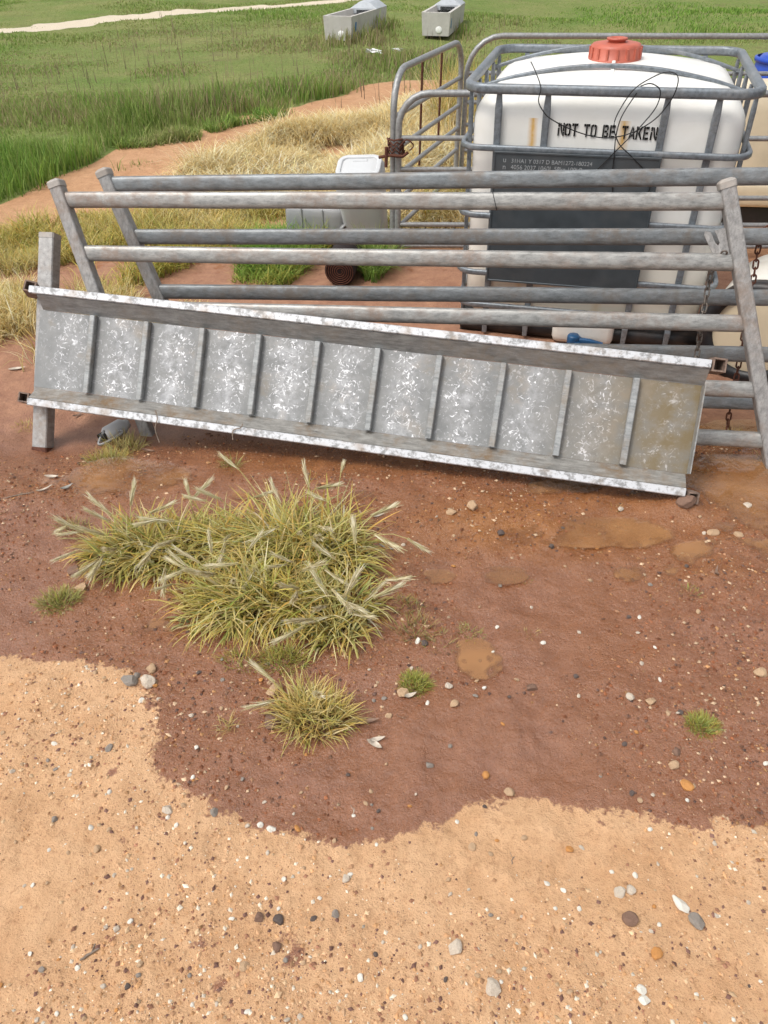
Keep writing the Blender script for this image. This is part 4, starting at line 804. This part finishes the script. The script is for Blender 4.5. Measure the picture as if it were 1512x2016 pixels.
for px, py, r, h_, n, lab, pal, gm in (
        (818, 1345, .036, .034, 620, 'dense round green grass tuft beside two small stones', (GREEN, YGREEN), .25),
        (1382, 1430, .036, .032, 620, 'round green grass tuft alone on bare pebbly clay', (GREEN, YGREEN), .2),
        (115, 1185, .055, .05, 480, 'small dark green grass tuft below the flat square brown stone', (OLIVE, GREEN), .4),
        (450, 1430, .022, .05, 46, 'tiny dry straw-coloured tuft on the wet clay', (STRAW, STRAW), .5),
        (205, 885, .075, .07, 330, 'olive grass tuft at the puddle under the ramp', (YGREEN, OLIVE), .6),
        (240, 845, .07, .09, 260, 'grass growing round the jug under the ramp', (STRAW, OLIVE), .6),
        (455, 905, .03, .06, 60, 'wispy dark green sprig in the shade below the ramp', (OLIVE, GREEN), .5),
        (812, 1245, .06, .06, 110, 'straggly dead brown tuft between the large clump and two sprigs', ([(.16, .11, .07), (.24, .17, .10)], OLIVE), .4),
        (925, 1243, .035, .03, 90, 'thin grey-green sprig beside the straggly dead tuft', (OLIVE, GREEN), .3),
        (865, 1265, .05, .03, 60, 'low wisps of dead grass between two sprigs', ([(.18, .13, .08), (.3, .22, .12)], OLIVE), .4),
        (805, 1195, .04, .04, 90, 'small olive wisps touching the large clump beside the straggly tuft', (OLIVE, YGREEN), .4),
        (1455, 835, .06, .055, 130, 'small yellow-green tuft behind the lowest gate rails', (YGREEN, OLIVE), .4),
        (145, 1040, .05, .055, 120, 'sparse dull tuft beside the puddle near the ramp leg', (OLIVE, [(.2, .15, .09)]), .4),
        (1045, 1245, .03, .02, 36, 'few dry curled stalks beside the small muddy pool', (STRAW, STRAW), .5),
        (1360, 1165, .03, .025, 60, 'grey-green wisps beside the small orange pools', (OLIVE, GREEN), .3),
        (1030, 1140, .03, .02, 40, 'tiny dead tuft at the rim of the orange pool', ([(.18, .13, .08)], OLIVE), .3),
        (1510, 900, .04, .06, 70, 'yellow tuft at the edge of the rippled water', (STRAW, YGREEN), .5),
        (40, 790, .06, .03, 120, 'low yellow moss-like tuft on the clay near the ramp leg', (YGREEN, STRAW), .3),
        (1215, 1000, .02, .03, 14, 'single thin dry stalks in front of the ramp corner', (STRAW, [(.3, .2, .1)]), .4)):
    x, y = S(px, py); tussock('grass_tuft', lab, [(x, y, r, r * .8, h_, n)], pal, gm, 0, (.0012, .0026) if n > 300 else (.0015, .003), (.5, 1.9), seg=3)

# ------------------------------------------------------------------ dead leaves and sticks
def leaf(px, py, L, W, ang, mat, label, curl=.012):
    x, y = S(px, py); n = 9; vs, fs = [], []
    for i in range(n):
        t = i / (n - 1); ww = W * math.sin(math.pi * t ** .8) ** .8 * .5 + .0004; cxx = (t - .5) * L; zz = curl * (2 * t - 1) ** 2 + .004; yo = .10 * L * math.sin(math.pi * t)
        vs += [(cxx, yo - ww, zz + ww * .45), (cxx, yo, zz), (cxx, yo + ww, zz + ww * .45)]
    for i in range(n - 1): a = 3 * i; fs += [(a, a + 3, a + 4, a + 1), (a + 1, a + 4, a + 5, a + 2)]
    vs2 = [(a, b_, c_ - .0008) for a, b_, c_ in vs]; k = len(vs); fs2 = [tuple(reversed([i + k for i in f])) for f in fs]
    me = bpy.data.meshes.new('dead_leaf'); me.from_pydata(vs + vs2, [], fs + fs2); me.polygons.foreach_set('use_smooth', [True] * len(me.polygons))
    o = link('dead_leaf', me, mat, loc=(x, y, gz(x, y)), rot=(random.uniform(-.15, .15), random.uniform(-.1, .1), R(ang))); tag(o, label, 'leaf')
leaf(742, 1458, .042, .012, 20, M['leaf_pale'], 'upper of two pale dead leaves crossing below the bleached tuft'); leaf(738, 1468, .045, .014, -35, M['leaf_pale'], 'lower of two pale dead leaves crossing below the bleached tuft')
leaf(808, 1372, .035, .012, 22, M['leaf_pale'], 'pale dead leaf beneath the round green tuft with stones'); leaf(722, 1425, .065, .012, 15, M['leaf_brown'], 'long brown leaf pointing at the bleached tuft'); leaf(760, 1078, .055, .012, -28, M['leaf_grey'], 'grey-green leaf lying flat beside the large clump')
leaf(745, 1018, .05, .009, 20, M['leaf_pale'], 'slim pale leaf sticking out behind the large clump'); leaf(100, 930, .06, .013, -10, M['leaf_pale'], 'pale curled leaf on the clay below the ramp leg'); leaf(88, 962, .06, .009, 38, M['leaf_pale'], 'slim pale leaf near the puddle by the ramp leg'); leaf(130, 958, .05, .014, 50, M['leaf_grey'], 'broad greyish leaf at the rim of the puddle by the ramp leg')
leaf(22, 690, .08, .02, 15, M['leaf_pale'], 'dry leaf at the foot of the golden grass fringe', .01); leaf(140, 770, .05, .012, 40, M['leaf_brown'], 'brown leaf on the clay close to the ramp leg')
leaf(1412, 1132, .05, .009, 75, M['leaf_brown'], 'dark leaf beside the small orange pools'); leaf(285, 860, .06, .012, -12, M['leaf_brown'], 'dark leaf lying by the gate stile foot under the ramp')
def stick(px, py, L, r, ang, label, mat=None):
    x, y = S(px, py); n = 6; b = MB(); pts = [((i / (n - 1) - .5) * L, random.uniform(-.0025, .0025), .8 * r + random.uniform(0, .001)) for i in range(n)]; b.sweep(pts, circ(r, 6), scale=[.7, 1, 1.1, .9, 1.0, .5], up=(0, 0, 1)); b.sweep([pts[3], (pts[3][0] + .012, .012, r)], circ(r * .5, 5))
    o = b.build('stick', mat or M['bark']); o.location = (x, y, gz(x, y)); o.rotation_euler.z = R(ang); tag(o, label, 'stick')
stick(177, 1880, .038, .0026, 38, 'short grey-brown stick on the dry sandy ground'); stick(940, 1300, .035, .0016, 40, 'thin dark twig on wet clay near the muddy pool'); stick(30, 975, .12, .002, 22, 'long thin twig on the clay near the ramp leg'); stick(1010, 1690, .02, .001, 60, 'tiny twig on dry ground by the water line'); stick(695, 1595, .02, .0009, 70, 'fine pale splinter on the wet clay', M['leaf_pale']); stick(790, 1412, .03, .001, -30, 'thin crooked root fibre on wet clay by the round tuft', M['leaf_brown'])

# ------------------------------------------------------------------ stones
def rock_mesh(seed, sub=1, flat=.6):
    import bmesh
    r = random.Random(seed); bm = bmesh.new(); bmesh.ops.create_icosphere(bm, subdivisions=sub, radius=.5)
    cuts = [(Vector((r.gauss(0, 1), r.gauss(0, 1), r.gauss(0, .7))).normalized(), r.uniform(.26, .42)) for _ in range(7)]
    for v in bm.verts:
        for n_, d in cuts:
            k = v.co.dot(n_)
            if k > d: v.co -= n_ * (k - d)
        v.co *= 1 + r.uniform(-.05, .05); v.co.z *= flat
    me = bpy.data.meshes.new('stone'); bm.to_mesh(me); bm.free(); return me
def stone(px, py, spx, mat, label, seed, asp=1.0, ang=None):
    x, y = S(px, py); zc = y * math.cos(PITCH) + CAM_H * math.sin(PITCH); s_ = spx * zc / FPX * 1.15
    o = link('stone', rock_mesh(seed, 3, .62), M[mat], loc=(x, y, gz(x, y) + s_ * .13), rot=(random.uniform(-.2, .2), random.uniform(-.2, .2), R(ang if ang is not None else random.uniform(0, 360))), scale=(s_ * asp, s_, s_)); tag(o, label, 'stone')
for i, a in enumerate([(292, 1346, 30, 'rock_pale', 'pale grey stone at the tip of the dry ground'), (258, 1344, 27, 'rock_grey', 'dark grey stone next to the pale one at the dry ground tip', 1.2), (299, 1320, 20, 'rock_tan', 'tan stone just above the pale grey stone'),
        (541, 1420, 42, 'rock_brown', 'flat brown-grey stone half under the bleached grass tuft', 1.0), (540, 1362, 32, 'rock_tan', 'tan-grey stone above the bleached grass tuft'), (329, 1593, 21, 'rock_pale', 'pale stone on dry ground just outside the water line'), (421, 1601, 17, 'rock_grey', 'grey stone lying at the water line on dry ground'),
        (895, 1870, 24, 'rock_pale', 'pale pitted stone on the dry ground with white chips around', 1.3, 60), (968, 1947, 28, 'rock_pale', 'speckled grey-tan stone on the driest ground', 1.2, 120), (1261, 1950, 19, 'rock_white', 'round white stone touching another white chip'), (1268, 1970, 17, 'rock_white', 'lower white chip below the round white stone', 1.3, 150),
        (1342, 1782, 20, 'rock_white', 'long pale sliver of stone above a grey one', 2.0, 125), (1373, 1815, 26, 'rock_grey', 'wedge-shaped grey stone below the long pale sliver', 1.3, 140), (1241, 1811, 26, 'rock_brown', 'round brown stone sunk in the dry ground', 1.2, 0), (1219, 1757, 20, 'rock_pale', 'bluish pale stone of a pair on dry ground', 1.3, 10), (1243, 1752, 19, 'rock_pale', 'angular pale stone of a pair on dry ground'),
        (956, 1521, 15, 'rock_orange', 'bright orange stone chip on wet clay'), (1002, 1557, 19, 'rock_tan', 'glossy tan shell-like stone at the water line'), (1353, 1546, 20, 'rock_orange', 'orange-brown wedge of stone on wet clay', 1.3, 150), (930, 1666, 16, 'rock_tan', 'square tan stone on dry ground inside the bay', 1.1), (1122, 1671, 14, 'rock_orange', 'square orange-tan stone on dry ground'),
        (931, 1001, 24, 'rock_tan', 'biggest tan stone on the wet clay before the ramp'), (888, 1012, 15, 'rock_tan', 'small tan stone near the biggest tan stone', 1.3, 0), (1475, 991, 18, 'rock_pale', 'pale stone standing in the rippled water'), (1456, 1050, 15, 'rock_tan', 'flat tan stone past the rippled water', 1.4, 5), (794, 1364, 21, 'rock_tan', 'tan stone touching the round green tuft', 1.2), (884, 1349, 14, 'rock_pale', 'cream stone between the round green tuft and the muddy pool'), (895, 1386, 17, 'rock_tan', 'brown-tan stone below the cream stone'),
        (1046, 1352, 20, 'rock_brown', 'brown stone at the lower rim of the muddy pool'), (1337, 1409, 12, 'rock_dark', 'small black stone beside the lone green tuft'), (1290, 1881, 20, 'rock_orange', 'orange stone on dry ground, lower part buried', 1.3, 30), (148, 1125, 24, 'rock_brown', 'flat square brown stone beside the edge of the large clump', 1.2, 160), (160, 1157, 20, 'rock_tan', 'thin tan stone flake under the flat brown stone', 1.4, 10), (480, 1904, 19, 'rock_tan', 'smooth tan stone beside the damp scuffs', 1.2, 5), (680, 1728, 15, 'rock_pale', 'light grey oblong stone on dry ground', 1.0), (512, 1624, 12, 'rock_white', 'clean white chip beside the water line'), (535, 1632, 14, 'rock_white', 'cream chip beside the clean white chip', 1.3, 0),
        (270, 1335, 14, 'rock_grey', 'small grey pebble behind the dark grey stone'), (1405, 1045, 18, 'rock_tan', 'wet tan stone near the shining water', 1.3, 20), (835, 1270, 14, 'rock_dark', 'dark pebble below the straggly dead tuft'), (985, 1050, 15, 'rock_dark', 'black pebble in the orange film of water'), (1085, 1075, 12, 'rock_dark', 'dark pebble alone in the orange film of water'), (1222, 1000, 12, 'rock_pale', 'pale pebble in front of the ramp corner'), (1350, 1000, 30, 'rock_brown', 'muddy clod under the lower ramp corner', 1.4, 10), (1240, 1375, 16, 'rock_pale', 'whitish stone on pebbly wet clay'), (1280, 1382, 18, 'rock_tan', 'tan stone on pebbly wet clay', 1.2), (1497, 1327, 20, 'rock_tan', 'pale orange stone at the pebbly clay margin', 1.4, 0), (1330, 1480, 18, 'rock_brown', 'long brown stone below the lone green tuft', 1.0, 20), (1325, 1507, 17, 'rock_tan', 'two-toned tan stone below the long brown one', 1.3, 10), (845, 1503, 16, 'rock_grey', 'grey stone on smooth wet clay'), (230, 1830, 14, 'rock_pale', 'grey-white chip on dry ground above the stick'), (660, 1800, 16, 'rock_grey', 'dark square chip beside the damp scuffs'), (510, 1808, 18, 'rock_brown', 'brown clod above the damp scuffs'), (548, 1812, 20, 'rock_dark', 'dark clod above the damp scuffs'), (545, 1865, 20, 'rock_brown', 'wet brown clod inside the damp scuff'), (710, 1927, 14, 'rock_white', 'cube-shaped white chip on the driest ground'), (105, 1612, 14, 'rock_grey', 'oblong grey stone on dry ground'), (190, 1670, 14, 'rock_tan', 'yellowish stone on dry ground'), (215, 1475, 16, 'rock_grey', 'small grey stone on sunken dry ground'), (252, 1945, 12, 'rock_dark', 'round black pebble on the driest ground')]):
    px, py, s_, m_, lab = a[:5]; stone(px, py, s_, m_, lab, 100 + i, *(a[5:]))

PM = [rock_mesh(500 + i, 2, .62) for i in range(6)]
PEB = {}
for m_, wd in (('rock_white', 'white'), ('rock_pale', 'pale grey'), ('rock_tan', 'tan'), ('rock_grey', 'grey'), ('rock_orange', 'orange'), ('rock_dark', 'dark')):
    for i in range(3): me = PM[(i * 2 + len(PEB)) % 6].copy(); me.materials.append(M[m_]); PEB.setdefault(m_, [wd, []])[1].append(me)
cnt = 0
while cnt < 230:
    x = rng.uniform(-1.1, 1.1); y = rng.uniform(.45, 2.1)
    if abs(x) > .62 * (y * .788 + .985) * .83 * 1.02: continue
    if rng.uniform() > .25 + .75 * (1.5 - min(y, 1.5)): continue
    dryv = bool(inside(np.array([[x, y]]), DRY_POLY)[0])
    if abs(x + .45) < .5 and 1.4 < y < 2.1: continue
    ks = ('rock_white', 'rock_pale', 'rock_tan', 'rock_grey', 'rock_orange', 'rock_dark'); k = rng.choice(ks, p=[.36, .25, .22, .06, .06, .05] if dryv else [.12, .2, .32, .12, .14, .10])
    wd, ms = PEB[k]; s_ = float(rng.uniform(.008, .0145) * (1 if y < 1.2 else 1.25)); o = link('pebble', ms[cnt % 3], None, loc=(x, y, gz(x, y) + s_ * .14), rot=(rng.uniform(-.5, .5), rng.uniform(-.5, .5), rng.uniform(0, 6.28)), scale=(s_ * rng.uniform(.8, 1.5), s_, s_ * rng.uniform(.7, 1)))
    tag(o, '%s pebble scattered on the %s' % (wd, 'dry sandy ground' if dryv else 'wet clay'), 'pebble', '%s pebbles on the %s ground' % (wd, 'dry' if dryv else 'wet')); cnt += 1
# fine gravel: too many to count
ico = np.array([(0, 0, 1), (1, 0, .1), (.1, 1, -.1), (-1, .1, 0), (-.1, -1, .1), (0, 0, -1)], float)
icof = np.array([(0, 1, 2), (0, 2, 3), (0, 3, 4), (0, 4, 1), (5, 2, 1), (5, 3, 2), (5, 4, 3), (5, 1, 4)])
n = 76000; y = .4 + 2.3 * rng.uniform(0, 1, n) ** 1.2; x = rng.uniform(-1, 1, n) * (.62 + .62 * y)
k = (n_mid(x, y) * .45 + rng.uniform(0, 1, n)) > .35; x, y = x[k], y[k]; n = len(x); s_ = .0011 + .0040 * rng.uniform(0, 1, n) ** 4.2; s_ *= (1 + .15 * y)
an = rng.uniform(0, 6.28, n); ca, sa = np.cos(an), np.sin(an); jit = 1 + rng.uniform(-.3, .3, (n, 6, 1)); q = ico[None] * jit * np.stack([s_ * rng.uniform(.8, 1.5, n), s_, s_ * .7], -1)[:, None, :]
X = q[..., 0] * ca[:, None] - q[..., 1] * sa[:, None] + x[:, None]; Y = q[..., 0] * sa[:, None] + q[..., 1] * ca[:, None] + y[:, None]; Z = q[..., 2] + (ground_z(x, y) + s_ * .2)[:, None]
dryv = inside(np.stack([x, y], -1), DRY_POLY)
cd = pick([(.68, .60, .48), (.58, .40, .24), (.50, .28, .14), (.56, .33, .18), (.30, .15, .09), (.17, .09, .07), (.48, .27, .13), (.42, .24, .13), (.60, .38, .22)], n, .18); cw = pick([(.52, .37, .24), (.22, .08, .035), (.27, .105, .05), (.18, .065, .03), (.30, .16, .09), (.12, .07, .055), (.16, .08, .05), (.38, .20, .09), (.24, .13, .08)], n, .2)
cc = np.where(dryv[:, None], cd, cw)
M['gravel'] = m_grass('gravel_mix', 0.0, .7)
tag(link('gravel', quads_mesh('gravel', np.stack([X, Y, Z], -1).reshape(-1, 3), (np.arange(n)[:, None, None] * 6 + icof[None]).reshape(-1, 3), np.repeat(cc, 6, 0), False), M['gravel']), 'fine gravel and crumbs of clay scattered over the bare ground', 'gravel', kind='stuff')
